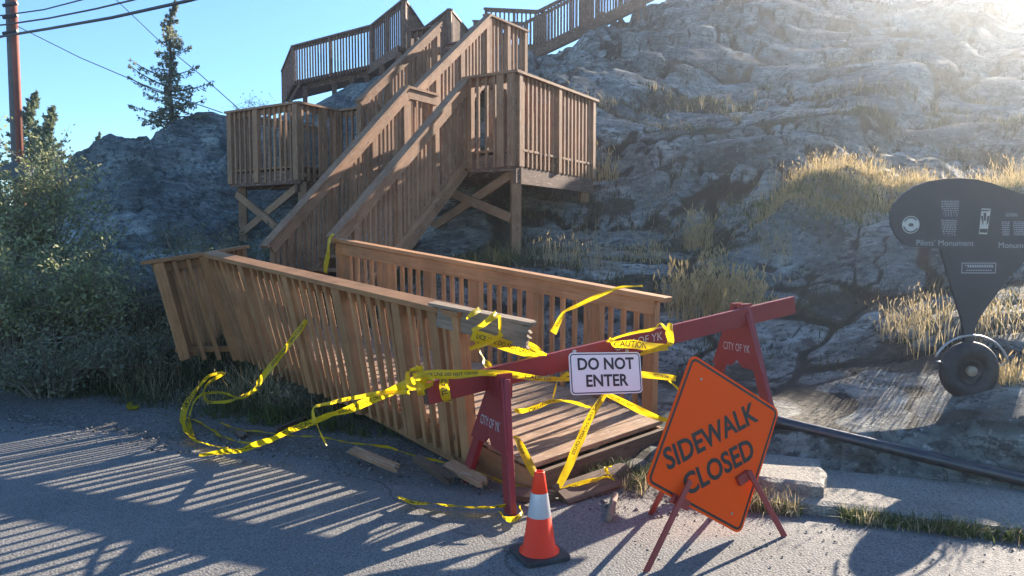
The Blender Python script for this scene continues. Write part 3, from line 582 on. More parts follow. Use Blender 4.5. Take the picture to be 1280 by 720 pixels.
deck(far, (dz(q1, 1.3), dz(q2, 1.3), dz(q2, 1.3) + back, dz(q1, 1.3) + back), M['far'], name='landing')
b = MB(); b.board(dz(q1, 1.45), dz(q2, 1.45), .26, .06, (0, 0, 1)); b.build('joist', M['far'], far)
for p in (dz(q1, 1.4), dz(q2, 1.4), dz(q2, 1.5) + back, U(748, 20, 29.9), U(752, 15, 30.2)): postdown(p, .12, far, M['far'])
pls = []
for px, py0, py1, Y in ((798, -20, 14, 28.5), (806, -20, 10, 28.5)):
    A = U(px, py0, Y); B = U(px, py1, Y); b = MB(); b.board(Vector((B.x, B.y, gz(B.x, B.y) - .2)), A, .1, .098, (1, 0, 0)); o = b.build('crest_post', M['far']); tag(o, 'thin dark post standing on the skyline right of the crest stairs', 'post', 'thin posts on the skyline')
def lathe(b, prof, O, ax=(0, 0, 1), n=40, mi=0):
    ax = Vector(ax).normalized(); a = Vector((0, 0, 1)) if abs(ax.z) < .9 else Vector((1, 0, 0)); x = (a - ax * a.dot(ax)).normalized(); y = ax.cross(x); O = Vector(O); vs = []
    for r, z in prof:
        for k in range(n):
            t = 2 * math.pi * k / n; vs.append(O + ax * z + (x * math.cos(t) + y * math.sin(t)) * r)
    fs = [(i * n + k, i * n + (k + 1) % n, (i + 1) * n + (k + 1) % n, (i + 1) * n + k) for i in range(len(prof) - 1) for k in range(n)]
    b.add(vs, fs, None, mi)
# ------------------------------------------------------------ red sawhorse barricade
def V3(x, y, z): return Vector((x, y, z))
bar = thing('sawhorse_barricade', (.9, 5.1, .1), 'long dark red wooden sawhorse barricade wrapped in yellow tape across the ramp entrance', 'barricade')
BA, BB = U(533, 492, 4.50), U(992, 381, 5.85); bd = (BB - BA).normalized(); bh = Vector((bd.x, bd.y, 0)).normalized(); bx = Vector((bh.y, -bh.x, 0))
b = MB(); b.board(BA, BB, .135, .042, (0, 0, 1)); beam = b.build('beam', M['red'], bar, bevel=.004)
b = MB(); b.board(BA - bd * .018, BA + bd * .004, .125, .036, (0, 0, 1)); b.build('weathered_end', M['under'], beam)
def aframe(apex, h, plate_bottom, fl=.28, sh=0):
    """two splayed legs in the plane across the beam, joined by a painted plate"""
    down = Vector((0, 0, -1)); out = []
    for sg in (1, -1):
        foot = apex + down * h + bx * (sg * fl) + Vector((sh, 0, 0))
        if sg == -1: foot.z += .01
        b = MB(); b.board(foot, apex + bx * (sg * .045) + down * .0, .092, .042, bx); b.build('leg', M['red'], bar, bevel=.004)
    n = -bh * .030; k = plate_bottom; upv = (Vector((0, 0, h)) - Vector((sh, 0, 0))).normalized()
    def P_(x, t): return (x, -t)
    wtop = .075; wb = .09 + (fl - .02) * k
    poly = [(-wb, -h * k), (-.06 - 0.0, -h * k * .98), (0, -h * k * .86), (.06, -h * k * .98), (wb, -h * k), (wtop, .02), (-wtop, .02)]
    b = MB(); b.prism(poly, apex + n, bx, upv, .014)
    pl_ = b.build('leg_plate', M['red'], bar)
    text_on('CITY OF YK', .085, apex + n - bh * .009 - upv * (h * k * .66), bx, upv, M['stencil'], pl_, 'stencil', wx=.64)
    b = MB()
    for sg in (-1, 1):
        c = apex + bx * (sg * .045) + down * -.03; b.board(c - down * .012, c + down * .14, .035, .10, bx)
    b.build('beam_bracket', M['red'], bar)
aframe(V3(-.07, 4.60, .75), .755, .56, .34, -.09)
ap2 = V3(1.76, 5.70, 1.09); aframe(ap2, .82, .55, .34)
def beam_at(px):
    k = (px - 640) / F; t = (k * BA.y - BA.x) / ((BB.x - BA.x) - k * (BB.y - BA.y)); return BA.lerp(BB, t)
text_on('CITY OF YK', .085, beam_at(797) + bx * .024 + Vector((0, 0, .01)), bd, (0, 0, 1), M['stencil'], beam, 'stencil', wx=.92)
# ------------------------------------------------------------ DO NOT ENTER sign
def rrect(w, h, r, n=6):
    o = []
    for cx, cy, a0 in ((w / 2 - r, h / 2 - r, 0), (-w / 2 + r, h / 2 - r, 90), (-w / 2 + r, -h / 2 + r, 180), (w / 2 - r, -h / 2 + r, 270)):
        for k in range(n + 1):
            a = R(a0 + 90 * k / n); o.append((cx + r * math.cos(a), cy + r * math.sin(a)))
    return o
def frame_ring(b, w, h, r, t, O, X, Y, lift):
    a = rrect(w, h, r); c = rrect(w - 2 * t, h - 2 * t, max(.003, r - t)); n = len(a); O = Vector(O); Nn = Vector(X).cross(Vector(Y)).normalized()
    vs = [O + X * p[0] + Y * p[1] + Nn * lift for p in a + c]
    b.add(vs, [(i, (i + 1) % n, (i + 1) % n + n, i + n) for i in range(n)])
def para_pts(pts, k): return [Vector((p[0] * k, p[1] * k, CAMZ + (p[2] - CAMZ) * k)) for p in pts]
TL, TR, BR, BL = para_pts([(.384, 4.855, .865), (.888, 5.059, .840), (.873, 4.991, .593), (.369, 4.788, .618)], .992)
X = (TR - TL).normalized(); Y = (TL - BL); Y = (Y - X * Y.dot(X)).normalized(); Nn = X.cross(Y); O = (TL + TR + BR + BL) / 4; w, h = (TR - TL).length, .275
dne = thing('do_not_enter_sign', O - Y * h / 2, 'small white rectangular sign reading DO NOT ENTER, fixed to the red barricade beam', 'sign')
b = MB(); b.prism(rrect(w, h, .03), O, X, Y, .004); b.build('sign_plate', M['white'], dne)
b = MB(); frame_ring(b, w - .016, h - .016, .024, .007, O, X, Y, .0035); b.build('border', M['black'], dne)
for s_, dy in (('DO NOT', .058), ('ENTER', -.052)):
    text_on(s_, .108, O + Y * dy + Nn * .0025, X, Y, M['black'], dne, wx=.98, bold=.0028)
b = MB()
for dx in (-.2, .2):
    c = O + X * dx - Nn * .05; b.board(c - Y * .02, c + Y * .16, .025, .004, X)
b.build('hanger_strap', M['steel'], dne)
# ------------------------------------------------------------ SIDEWALK CLOSED diamond
T_, R_, B_, L_ = para_pts([(1.051, 4.219, .948), (1.643, 4.454, .569), (1.278, 4.152, -.049), (.686, 3.918, .329)], .952)
O = (T_ + R_ + B_ + L_) / 4
X = (R_ - T_ + B_ - L_).normalized(); Y = (T_ - L_ + R_ - B_); Y = (Y - X * Y.dot(X)).normalized(); Nn = X.cross(Y); w = ((R_ - T_).length + (B_ - L_).length) / 2; h = ((T_ - L_).length + (R_ - B_).length) / 2
swk = thing('sidewalk_closed_sign', (O.x, O.y, 0), 'orange diamond sign reading SIDEWALK CLOSED, propped askew on red steel legs', 'sign')
b = MB(); b.prism(rrect(w, h, .045), O, X, Y, .006); b.build('sign_plate', M['orange'], swk)
b = MB(); frame_ring(b, w - .024, h - .024, .036, .013, O, X, Y, .0045); b.build('border', M['black'], swk)
# text baseline direction measured in the photo
ta = U(840, 590, 4.0) - U(955, 538, 4.0)
tdir = (U(952, 521, 4.16) - U(830, 578, 3.93)); tdir = (tdir - Nn * tdir.dot(Nn)).normalized(); tup = Nn.cross(tdir)
def onplane(px, py, lift=.004):
    d = U(px, py, 1) - Vector((0, 0, CAMZ)); o0 = Vector((0, 0, CAMZ)); t = (O - o0).dot(Nn) / d.dot(Nn); return o0 + d * t + Nn * lift
text_on('SIDEWALK', .158, onplane(889, 545), tdir, tup, M['black'], swk, wx=.90, bold=.0042)
text_on('CLOSED', .158, onplane(899, 584), tdir, tup, M['black'], swk, wx=.90, bold=.0042)
f1, f2, f3 = UZ(807, 716, .0), UZ(981, 671, .0), UZ(813, 643, .0)
e1, e2 = onplane(858, 600, .03), onplane(931, 588, .03)
for f_, e_ in ((f1, e1), (f2, e2)):
    b = MB(); b.board(f_, e_, .030, .012, X if f_ is f1 else Y); b.build('leg', M['redsteel'], swk, bevel=.001)
b = MB(); b.board(f3, onplane(846, 590, -.03), .03, .012, X); b.build('leg', M['redsteel'], swk, bevel=.001)
b = MB(); f4 = f2 + Vector((-.12, .62, .0)); b.board(f4, onplane(925, 585, -.03), .03, .012, X); b.build('leg', M['redsteel'], swk, bevel=.001)
for (a0, a1) in (((838, 622), (858, 632)), ((920, 602), (934, 592))):
    b = MB(); b.board(onplane(*a0, .014), onplane(*a1, .014), .05, .026, Y); b.build('clamp', M['redsteel'], swk, bevel=.002)
b = MB()
for q in ((876, 474), (914, 642)): lathe(b, [(.007, 0), (.007, .003), (.0001, .004)], onplane(*q, .003), Nn, 10)
b.build('bolts', M['steel'], swk)
b = MB(); b.board(onplane(846, 600, -.03), onplane(925, 588, -.03), .03, .012, Y); b.build('cross_bar', M['redsteel'], swk)
# ------------------------------------------------------------ cone
c0 = UZ(674, 695, 0); cone = thing('traffic_cone', c0, 'small orange traffic cone with silver collar and black base in front of the barricade', 'traffic cone')
cr = Vector((math.cos(R(24)), math.sin(R(24)), 0)); cu_ = Vector((-cr.y, cr.x, 0))
b = MB(); b.prism(rrect(.25, .25, .03), c0 + Vector((0, 0, .016)), cr, cu_, .026); b.build('base', M['rubber'], cone, bevel=.004)
def rz(z): return .087 + (.026 - .087) * (z - .03) / .41
b = MB(); lathe(b, [(.103, .029), (.103, .036), (rz(.044), .046), (rz(.21), .21), (rz(.21) - .003, .213), (rz(.335) - .003, .333), (rz(.336), .336), (rz(.41), .41), (rz(.44) + .001, .437), (rz(.44) - .002, .441), (rz(.44) - .006, .441), (rz(.44) - .007, .40)], c0); b.build('cone_body', M['cone'], cone, smooth=True)
b = MB(); lathe(b, [(rz(.215) + .0005, .212), (rz(.215) + .001, .215), (rz(.33) + .001, .331), (rz(.33) + .0005, .334)], c0); b.build('reflective_collar', M['collar'], cone, smooth=True)
# ------------------------------------------------------------ monument panel
YM = 5.3
mon = thing('monument_panel', U(1212, 492, YM), 'dark tail-shaped information panel reading Pilots\' Monument, standing on an aircraft wheel', 'information panel')
def MP(px, py, dy=0): return U(px, py, YM + dy)
outl = [(1176, 311), (1140, 308.5), (1128, 303), (1119, 293), (1113.5, 280), (1113, 268), (1118, 254), (1128, 243), (1143, 233), (1161, 226.5), (1182, 223.3), (1203, 222.8), (1222, 224.5), (1240, 229), (1262, 237), (1290, 247), (1320, 258), (1352, 273), (1372, 288), (1378, 300), (1368, 312), (1340, 317), (1289, 318)]
b = MB()
def pxprism(b, pts, y0, y1):
    n = len(pts); vs = [MP(a, c, y0) for a, c in pts]; vs += [p + Vector((0, y1 - y0, 0)) for p in vs]
    b.add(vs, [tuple(range(n - 1, -1, -1)), tuple(range(n, 2 * n))] + [(i, (i + 1) % n, (i + 1) % n + n, i + n) for i in range(n)])
pxprism(b, outl, 0, .02); b.build('panel', M['panel'], mon)
b = MB(); pxprism(b, [(1176, 311), (1289, 318), (1262, 346), (1241, 374), (1224, 398), (1218, 414), (1217, 440), (1206, 440), (1205, 414), (1202, 398), (1191, 362), (1183, 335)], -.004, .022); b.build('neck', M['panel'], mon)
Xm, Ym = Vector((1, 0, -.0)), Vector((0, .04, 1))
text_on("Pilots' Monument", .058, MP(1181, 304, -.004), (1, 0, -.01), Ym, M['ptext'], mon, wx=1.0)
text_on("Monument", .058, MP(1270, 307, -.004), (1, 0, -.01), Ym, M['ptext'], mon, wx=1.0)
def disc(b, c, r, n=28, s=1): b.add([c + Vector((r * math.cos(2 * math.pi * k / n) * s, 0, r * math.sin(2 * math.pi * k / n))) for k in range(n)], [tuple(range(n))[::-1]])
ec = MP(1138.5, 281, -.003); b = MB(); disc(b, ec, .062); em = b.build('emblem', M['pgold'], mon)
b = MB(); ring = [(ec + Vector((r * math.cos(t), -.0015, r * math.sin(t)))) for r in (.056, .046) for t in np.linspace(0, 2 * math.pi, 29)[:-1]]
b.add(ring, [(i, (i + 1) % 28, (i + 1) % 28 + 28, i + 28) for i in range(28) if 2 < i < 12 or 14 < i < 26 ]); 
b.add([ec + Vector((x, -.0015, z)) for x, z in ((-.014, -.012), (.016, -.012), (.02, .004), (.008, .012), (-.008, .012), (-.018, .002))], [(0, 1, 2, 3, 4, 5)])
b.build('emblem_drawing', M['panel'], em)
b = MB(); b.add([MP(x, y, -.003) for x, y in ((1223.5, 292.5), (1234, 293), (1238.5, 261), (1227, 260.5))], [(0, 1, 2, 3)]); lg = b.build('bird_plaque', M['pgold'], mon)
b = MB()
for q in (((1226, 270), (1229, 270), (1229.5, 278), (1228.5, 282)), ((1234, 270), (1237, 270), (1235.5, 278), (1233, 282)), ((1229.3, 266), (1233, 266), (1232.5, 276), (1230, 276)), ((1225, 286), (1234.5, 286), (1234, 291), (1224.5, 290.5)), ((1227, 262), (1237.4, 262.3), (1237, 264), (1227, 264))):
    b.add([MP(x, y, -.0045) for x, y in q], [(0, 1, 2, 3)])
b.build('plaque_drawing', M['panel'], lg)
for bx0, bx1, by0, rows, st in ((1176, 1199, 251, 9, 2.3), (1176, 1196, 275, 9, 2.3), (1256, 1272, 267, 2, 2.3), (1252, 1262, 277, 8, 2.3), (1266, 1284, 277, 8, 2.3)):
    b = MB()
    for i in range(rows):
        x = bx0 + random.uniform(0, 1.5); tp = 1 - .0 * i
        inset = (i / rows) ** 2 * 5 if rows == 9 else 0
        while x < bx1 - inset:
            wd = random.uniform(1.2, 3.4); y = by0 + i * st; b.add([MP(u_, v_, -.003) for u_, v_ in ((x + inset * .6, y), (x + inset * .6, y + 1.0), (min(x + wd, bx1) + inset * .3, y + 1.0), (min(x + wd, bx1) + inset * .3, y))], [(0, 1, 2, 3)]); x += wd + .7
    tag(b.build('small_print', M['ptext'], mon), kind='stuff')
b = MB(); pc = MP(1223.5, 335, -.006); frame_ring(b, .245, .075, .004, .005, pc, Vector((1, 0, 0)), Vector((0, 0, 1)), 0); pq = b.build('plate_border', M['ptext'], mon)
b = MB()
for i, (z, x0, x1) in enumerate(((.016, -.1, .1), (.004, -.08, .1), (-.02, -.09, .09))):
    x = x0
    while x < x1: b.add([pc + Vector((q, 0, z + k)) for q, k in ((x, 0), (x, .007 + .004 * (i == 1)), (x + .012, .007 + .004 * (i == 1)), (x + .012, 0))], [(3, 2, 1, 0)]); x += .017
tag(b.build('small_print', M['ptext'], mon), kind='stuff')
wc = MP(1211, 463, .0)
def wprof(R0, w, n=14): return [(R0 - w * .5 + w * .5 * math.cos(t) * (1 if math.cos(t) > 0 else .9), w * .42 * math.sin(t)) for t in np.linspace(-math.pi * .95, math.pi * .95, n)]
b = MB(); lathe(b, [(.001, -.02)] + [(.07, -.02), (.075, -.035)] + wprof(.212, .13) + [(.075, .035), (.001, .03)], wc, (0, 1, 0)); wh = b.build('wheel', M['rubber'], mon, smooth=True)
b = MB(); lathe(b, [(.001, -.055), (.03, -.053), (.037, -.045), (.037, -.02)], wc, (0, 1, 0)); b.build('hub', paint('tan_hub', (.33, .25, .17), .5, .3), wh, smooth=True)
b = MB(); arc = [wc + Vector((.275 * math.cos(t), -.02, .255 * math.sin(t) - .0)) for t in np.linspace(R(157), R(14), 20)]; b.tube(arc, .009, 8)
b.tube([arc[0] + Vector((.005, 0, -.03)), wc + Vector((-.20, -.02, .06))], .006, 6); b.build('fender', M['steel'], mon, smooth=True)
b = MB(); b.tube([arc[-1] + Vector((-.005, 0, -.0)), wc + Vector((.19, -.02, .03))], .006, 6); b.build('fender_stay', M['steel'], mon)
# ------------------------------------------------------------ pipe
pp = [U(955, 522, 5.42), U(980, 529, 5.30), U(1060, 548, 5.08), U(1157, 571, 4.84), U(1280, 600, 4.55), U(1420, 631, 4.27), U(1600, 668, 4.0)]
b = MB(); b.tube(pp, .041, 20); tag(b.build('black_pipe', M['pipe'], smooth=True), 'long black pipe lying between the sidewalk and the bare rock', 'pipe')

# ------------------------------------------------------------ caution tape
def ribbon(pts, label, W=.056, texts=(), group='yellow caution tapes'):
    Pn = [U(p[0], p[1], p[2]) for p in pts]; Pn = [q if q.z > .05 else UZ(p[0], p[1], .05) for p, q in zip(pts, Pn)]; tw = [p[3] if len(p) > 3 else 0 for p in pts]; wd = [p[4] if len(p) > 4 else 1 for p in pts]
    S_ = []; n = len(Pn)
    def cr_(a, b_, c, d, t): return .5 * ((2 * b_) + (c - a) * t + (2 * a - 5 * b_ + 4 * c - d) * t * t + (3 * b_ - a - 3 * c + d) * t ** 3)
    for i in range(n - 1):
        a = Pn[max(i - 1, 0)]; d = Pn[min(i + 2, n - 1)]; ln = (Pn[i + 1] - Pn[i]).length; m = max(4, int(ln / .03))
        for k in range(m):
            t = k / m; S_.append((cr_(a, Pn[i], Pn[i + 1], d, t), tw[i] + (tw[i + 1] - tw[i]) * t, wd[i] + (wd[i + 1] - wd[i]) * t))
    S_.append((Pn[-1], tw[-1], wd[-1])); rows = []; s = 0; prev = None
    sd = random.random() * 50
    for i, (p, a, wdd) in enumerate(S_):
        t = (S_[min(i + 1, len(S_) - 1)][0] - S_[max(i - 1, 0)][0]).normalized()
        up_ = Vector((0, 0, 1)) if abs(t.z) < .85 else Vector((1, 0, 0))
        if prev is not None and abs(t.z) >= .7: up_ = prev
        w_ = (up_ - t * up_.dot(t)).normalized(); prev = w_
        ang = R(a) + .45 * noise.noise(Vector((s * 4, sd, 0))); n_v = t.cross(w_); w2 = w_ * math.cos(ang) + n_v * math.sin(ang)
        if i: s += (p - S_[i - 1][0]).length
        wob = n_v * (.006 * noise.noise(Vector((s * 9, sd, 3))))
        rows.append((s, p + wob, w2 * wdd, t.cross(w2)))
    vs = []; nx = 5
    for (s_, p, w2, nn) in rows:
        for k in range(nx):
            f = k / (nx - 1) - .5
            vs.append(p + w2 * (f * W) + nn * (.012 * math.sin(s_ * 17 + sd) * (4 * f * f - .5) + .005 * noise.noise(Vector((s_ * 25, f * 4, sd)))))
    fs = [(i * nx + k, i * nx + k + 1, (i + 1) * nx + k + 1, (i + 1) * nx + k) for i in range(len(rows) - 1) for k in range(nx - 1)]
    b = MB(); b.add(vs, fs); tp = b.build('caution_tape', M['tape'], smooth=True); tag(tp, label, 'tape', group)
    ss = [r[0] for r in rows]; tot = ss[-1]
    def fn(x, y):
        x = min(max(x, 0), tot); i = min(max(int(np.searchsorted(ss, x)) - 1, 0), len(rows) - 2); t = (x - ss[i]) / max(1e-6, ss[i + 1] - ss[i])
        f = min(.48, max(-.48, y / W)) ; k = (f + .5) * (nx - 1); k0 = min(int(k), nx - 2); kf = k - k0
        A = vs[i * nx + k0].lerp(vs[i * nx + k0 + 1], kf); B = vs[(i + 1) * nx + k0].lerp(vs[(i + 1) * nx + k0 + 1], kf); p = A.lerp(B, t); nn = rows[i][3]
        if nn.dot(Vector((0, 0, CAMZ)) - p) < 0: nn = -nn
        return p + nn * .002
    b = None
    for txt, size, st, wx in texts:
        q = text_on(txt, size, None, None, None, M['black'], None, align='LEFT', bold=.0006, fn=lambda x, y, st=st, wx=wx: fn(st + x * 1.0 * wx, y))
        if b is None: b = MB()
        b.add(q.v, q.f)
    if b is not None and b.v: b.build('printed_text', M['black'], tp)
    return tp
def rep(tot, words=('CAUTION',), size=.062, st=.05, wx=1.0, gap=.25):
    o = []; x = st; i = 0
    while x < tot:
        wd_ = words[i % len(words)]; sz = size if len(wd_) < 9 else size * .55; o.append((wd_, sz, x, wx)); x += len(wd_) * sz * .68 * wx + gap; i += 1
    return o
PL = 'POLICE LINE DO NOT CROSS'
T1 = ribbon([(383, 400, 6.45, 20, .6), (371, 417, 6.4, 30), (356, 437, 6.4, 40, .8), (338, 459, 6.3, 50), (315, 488, 6.35, 60), (290, 500, 6.5, 40, .6), (262, 503, 6.7, 30, .5), (254, 492, 6.8, 20, .6), (262, 478, 6.9, 0, .5), (281, 466, 6.9, 10, .5), (262, 470, 6.85, 30, .5), (248, 484, 6.7, 20, .5), (232, 508, 6.5, 60), (229, 530, 6.3, 50), (240, 547, 6.1, 60), (262, 556, 5.9, 70), (284, 560, 5.7, 90, .5)],
    'crumpled yellow tape looping from the leaning rail down into the weeds', texts=rep(2.6, (PL, 'CAUTION')))
ribbon([(240, 545, 6.2, 60, .6), (236, 522, 6.5, 40, .7), (247, 497, 6.7, 30, .5), (272, 490, 6.8, 20, .4), (300, 497, 6.6, 40, .6), (322, 486, 6.5, 30, .5)], 'second thin loop of yellow tape among the weeds inside the larger loop', texts=rep(1.2, ('CAUTION',), .045))
ribbon([(228, 520, 6.5, 90, .5), (250, 528, 6.35, 60, .7), (278, 545, 6.1, 70, .8), (305, 553, 5.95, 60, .6), (335, 551, 5.9, 50, .4)], 'dull yellow tape lying in the weeds under the loops', texts=rep(1.2, (PL,), .05))
ribbon([(249, 568, 5.55, 62, .9), (275, 566, 5.45, 50, 1.3), (310, 560, 5.3, 50, 1.2), (345, 546, 5.15, 45), (391, 527, 5.0, 40), (440, 510, 4.85, 35), (480, 493, 4.7, 30), (512, 478, 4.62, 0), (526, 470, 4.58, -20, .7)],
    'long yellow tape stretched from the barricade end to the gravel edge', texts=rep(2.3, (PL, 'CAUTION'), .058))
ribbon([(512, 490, 4.6, 0, .5), (470, 492, 4.7, 10, .5), (430, 500, 4.85, 20, .45), (404, 505, 4.95, 30, .5), (392, 510, 4.98, 60, .6), (393, 524, 4.95, 40, .8), (400, 540, 4.9, 20), (409, 557, 4.88, 10, .8)], 'short yellow tape strand with its loose end dangling below the long tape', texts=rep(.9, ('CAUTION',), .05, .45))
ribbon([(275, 528, 6.3, 50, .6), (300, 537, 6.1, 60), (330, 540, 6.0, 70), (365, 545, 5.8, 70, .7), (400, 546, 5.7, 75, .7), (440, 554, 5.5, 72), (480, 558, 5.3, 60, 1.1), (520, 570, 5.1, 60, .9), (570, 582, 4.95, 60, .7), (610, 595, 4.8, 62, .6), (640, 606, 4.7, 60, .7), (664, 612, 4.62, 50, .7)], 'dusty yellow tape trailing through the debris under the ramp rail', texts=rep(2.6, (PL, 'CAUTION'), .055))
ribbon([(497, 621, 4.60, 80, .3), (515, 627, 4.55, 75), (545, 630, 4.5, 70), (575, 633, 4.45, 70), (605, 634, 4.42, 65), (632, 633, 4.40, 50)], 'yellow tape lying flat on the asphalt left of the barricade foot', texts=rep(.7, ('CAUTION',), .058, .12, gap=.12))
ribbon([(625, 641, 4.36, 40, .6), (632, 648, 4.27, 30, .7), (643, 649, 4.25, 20, .7), (653, 643, 4.30, 0, .6), (650, 634, 4.38, 0, .5)], 'yellow tape bunched around the front foot of the barricade', texts=[('CAUTION', .045, .05, 1)])
ribbon([(590, 418, 4.78, 10), (615, 426, 4.80, 15), (640, 434, 4.82, 20), (660, 440, 4.84, 20), (682, 447, 4.85, 20, .8)], 'bright yellow tape hanging below the splintered board', W=.075, texts=[('LICE LINE DO NOT CROSS', .044, .03, .75)])
ribbon([(683, 445, 4.87, 60, .5), (668, 434, 4.86, 30, .7), (645, 424, 4.85, 0, .4), (632, 420, 4.84, 10, .2)], 'folded strand of yellow tape behind the bright one')
ribbon([(587, 436, 4.76, 20, .5), (600, 431, 4.75, 25, .6), (615, 426, 4.74, 20, .6), (628, 418, 4.76, 0, .5)], 'stubby fold of yellow tape crossing over the bright strip')
ribbon([(590, 412, 4.75, -50, .7), (604, 405, 4.73, -50, .8), (616, 396, 4.73, -50, .8), (622, 391, 4.82, -50, .7)], 'wide yellow tape wrapped around the splintered board', texts=[])
ribbon([(583, 397, 4.77, -50, .5), (590, 392, 4.76, -50, .7), (600, 386, 4.85, -40, .6)], 'narrow yellow tape wrapped near the broken handrail end')
ribbon([(624, 394, 4.70, 5, .35), (625, 405, 4.69, 5, .35), (624, 420, 4.70, 5, .3)], 'thin yellow tape hanging straight down the splintered board')
ribbon([(594, 426, 4.8, 90, .4), (601, 441, 4.8, 90, .7), (609, 456, 4.75, 90, 1), (617, 468, 4.62, 90, .9)], 'yellow tape slanting down to the barricade beam by the last rail post', texts=[('POLICE LINE', .03, .03, .8)])
ribbon([(516, 470, 4.50, 0, .6), (540, 468, 4.45, 5), (570, 468, 4.44, 0), (600, 466, 4.47, 0, .7), (640, 468, 4.60, 5, .8), (675, 473, 4.68, 5, .6), (712, 474, 4.95, 0, .5)], 'yellow tape strung along the left half of the red beam', W=.055, texts=rep(1.2, (PL, 'CAUTION'), .05))
ribbon([(556, 470, 4.50, 90, .8), (555, 482, 4.46, 90, 1), (557, 495, 4.46, 90, 1), (560, 503, 4.5, 90, .8)], 'yellow tape wrapped upright over the left end of the beam', W=.06, texts=[('CAUT', .05, .02, .8)])
ribbon([(520, 458, 4.5, 30, .5), (528, 466, 4.44, 60, .9), (519, 476, 4.42, 120, .8), (531, 484, 4.43, 160, .9), (523, 494, 4.47, 90, .8), (533, 472, 4.45, 20, .9), (541, 480, 4.43, 60, .6), (515, 484, 4.45, 30, .7), (510, 466, 4.5, 70, .5), (529, 460, 4.48, 0, .6)], 'knotted bundle of yellow tape at the left beam end')
ribbon([(803, 357, 5.75, 70, .4), (770, 361, 5.68, 40, .5), (745, 371, 5.6, 20, .6), (722, 382, 5.55, 10, .5), (707, 389, 5.5, 0, .35), (701, 398, 5.48, 10, .8), (691, 416, 5.46, 20, 1)], 'yellow tape draped over the right handrail with a loose fluttering end', texts=[('POLICE', .03, .75, .8)])
ribbon([(762, 424, 4.98, 0, .6), (768, 430, 4.93, 0, .8), (790, 430, 4.96, 0), (815, 434, 5.05, -5), (835, 434, 5.12, -5, .7)], 'yellow tape band across the lettered middle of the beam', W=.06, texts=[('CAUTION', .058, .06, 1)])
ribbon([(758, 427, 5.0, 90, .4), (772, 421, 4.96, 40, .4), (795, 416, 5.0, 20, .4), (817, 411, 5.05, 10, .4), (826, 404, 5.1, 80, .5), (833, 412, 5.1, 50, .5)], 'twisted yellow tape lying along the top of the beam middle')
ribbon([(838, 404, 5.18, 90, .6), (837, 416, 5.12, 90), (838, 428, 5.13, 90, .8), (828, 436, 5.13, 60, .6), (808, 440, 5.1, 30, .5), (800, 443, 5.1, 30, .4)], 'yellow tape wrapped upright around the beam right of its lettering', W=.055)
ribbon([(757, 491, 5.02, 90, .7), (745, 508, 4.95, 90, .8), (732, 535, 4.85, 90, .9), (720, 560, 4.75, 90, .9), (708, 590, 4.63, 90, .9), (694, 616, 4.55, 90, .7)], 'long yellow tape running down from the white sign to the ramp corner', W=.065, texts=[('POLICE LINE DO NOT CROSS', .034, .05, 1.05)])
ribbon([(690, 617, 4.55, 10, .6), (712, 610, 4.58, 10, .8), (735, 602, 4.65, 5, .6), (758, 597, 4.75, 10, .5), (768, 602, 4.78, 30, .4), (760, 594, 4.78, 90, .7), (757, 585, 4.79, 80, .9), (765, 582, 4.8, 40, .6)], 'yellow tape strung low in front of the ramp end board', texts=[('CAUTION', .04, .05, .8)])
ribbon([(752, 490, 5.03, 0, .5), (775, 500, 5.08, 20, .8), (800, 513, 5.15, 20, .9), (828, 524, 5.25, 10, .6), (850, 527, 5.35, 10, .5)], 'yellow tape sagging from the white sign to the right rail post', texts=[('POLICE LINE DO NOT', .03, .03, .8)])
ribbon([(800, 468, 5.08, 0, .8), (822, 470, 5.12, 5, .8), (845, 473, 5.2, 10, .7)], 'short yellow tape standing out right of the white sign', texts=[('POLICE LINE', .03, .10, .8)])
ribbon([(836, 476, 5.2, 60, .6), (848, 487, 5.2, 70, .9), (852, 497, 5.2, 60, .7)], 'small yellow tape scrap hanging behind the orange sign')
ribbon([(645, 545, 4.60, 90, .5), (653, 562, 4.5, 90, .9), (661, 578, 4.42, 90, .9), (671, 596, 4.3, 90, .7)], 'yellow tape slanting from the deck edge to behind the cone', W=.062, texts=[('POLICE LINE', .03, .02, .8)])
ribbon([(643, 512, 5.1, 30, .6), (655, 514, 5.1, 40), (672, 509, 5.15, 30, .9), (690, 501, 5.2, 40, .8), (710, 502, 5.3, 60, .7), (735, 508, 5.4, 60, .8), (752, 507, 5.45, 60, .4)], 'yellow tape strand lying across the striped deck boards', W=.06, texts=[('CAUTION', .055, .1, .9)])
ribbon([(691, 500, 5.15, 80, .5), (694, 486, 5.12, 80, .7), (698, 475, 5.1, 80, .8), (712, 467, 5.08, 20, .8)], 'yellow tape hanging from the beam left of the white sign', W=.05)
ribbon([(417, 292, 8.45, 90, .6), (411, 303, 8.4, 90), (409, 322, 8.4, 90, 1), (407, 341, 8.4, 90, .8)], 'yellow tape strip hanging from the foot of the stair handrail', W=.10, texts=[('POLICE', .04, .03, .8)])
ribbon([(160, 485, 7.6, 90, 1), (161, 498, 7.55, 90, 1.1), (165, 511, 7.5, 90, 1), (172, 507, 7.5, 60, .5)], 'lone yellow tape scrap caught in the weeds far left', W=.07)
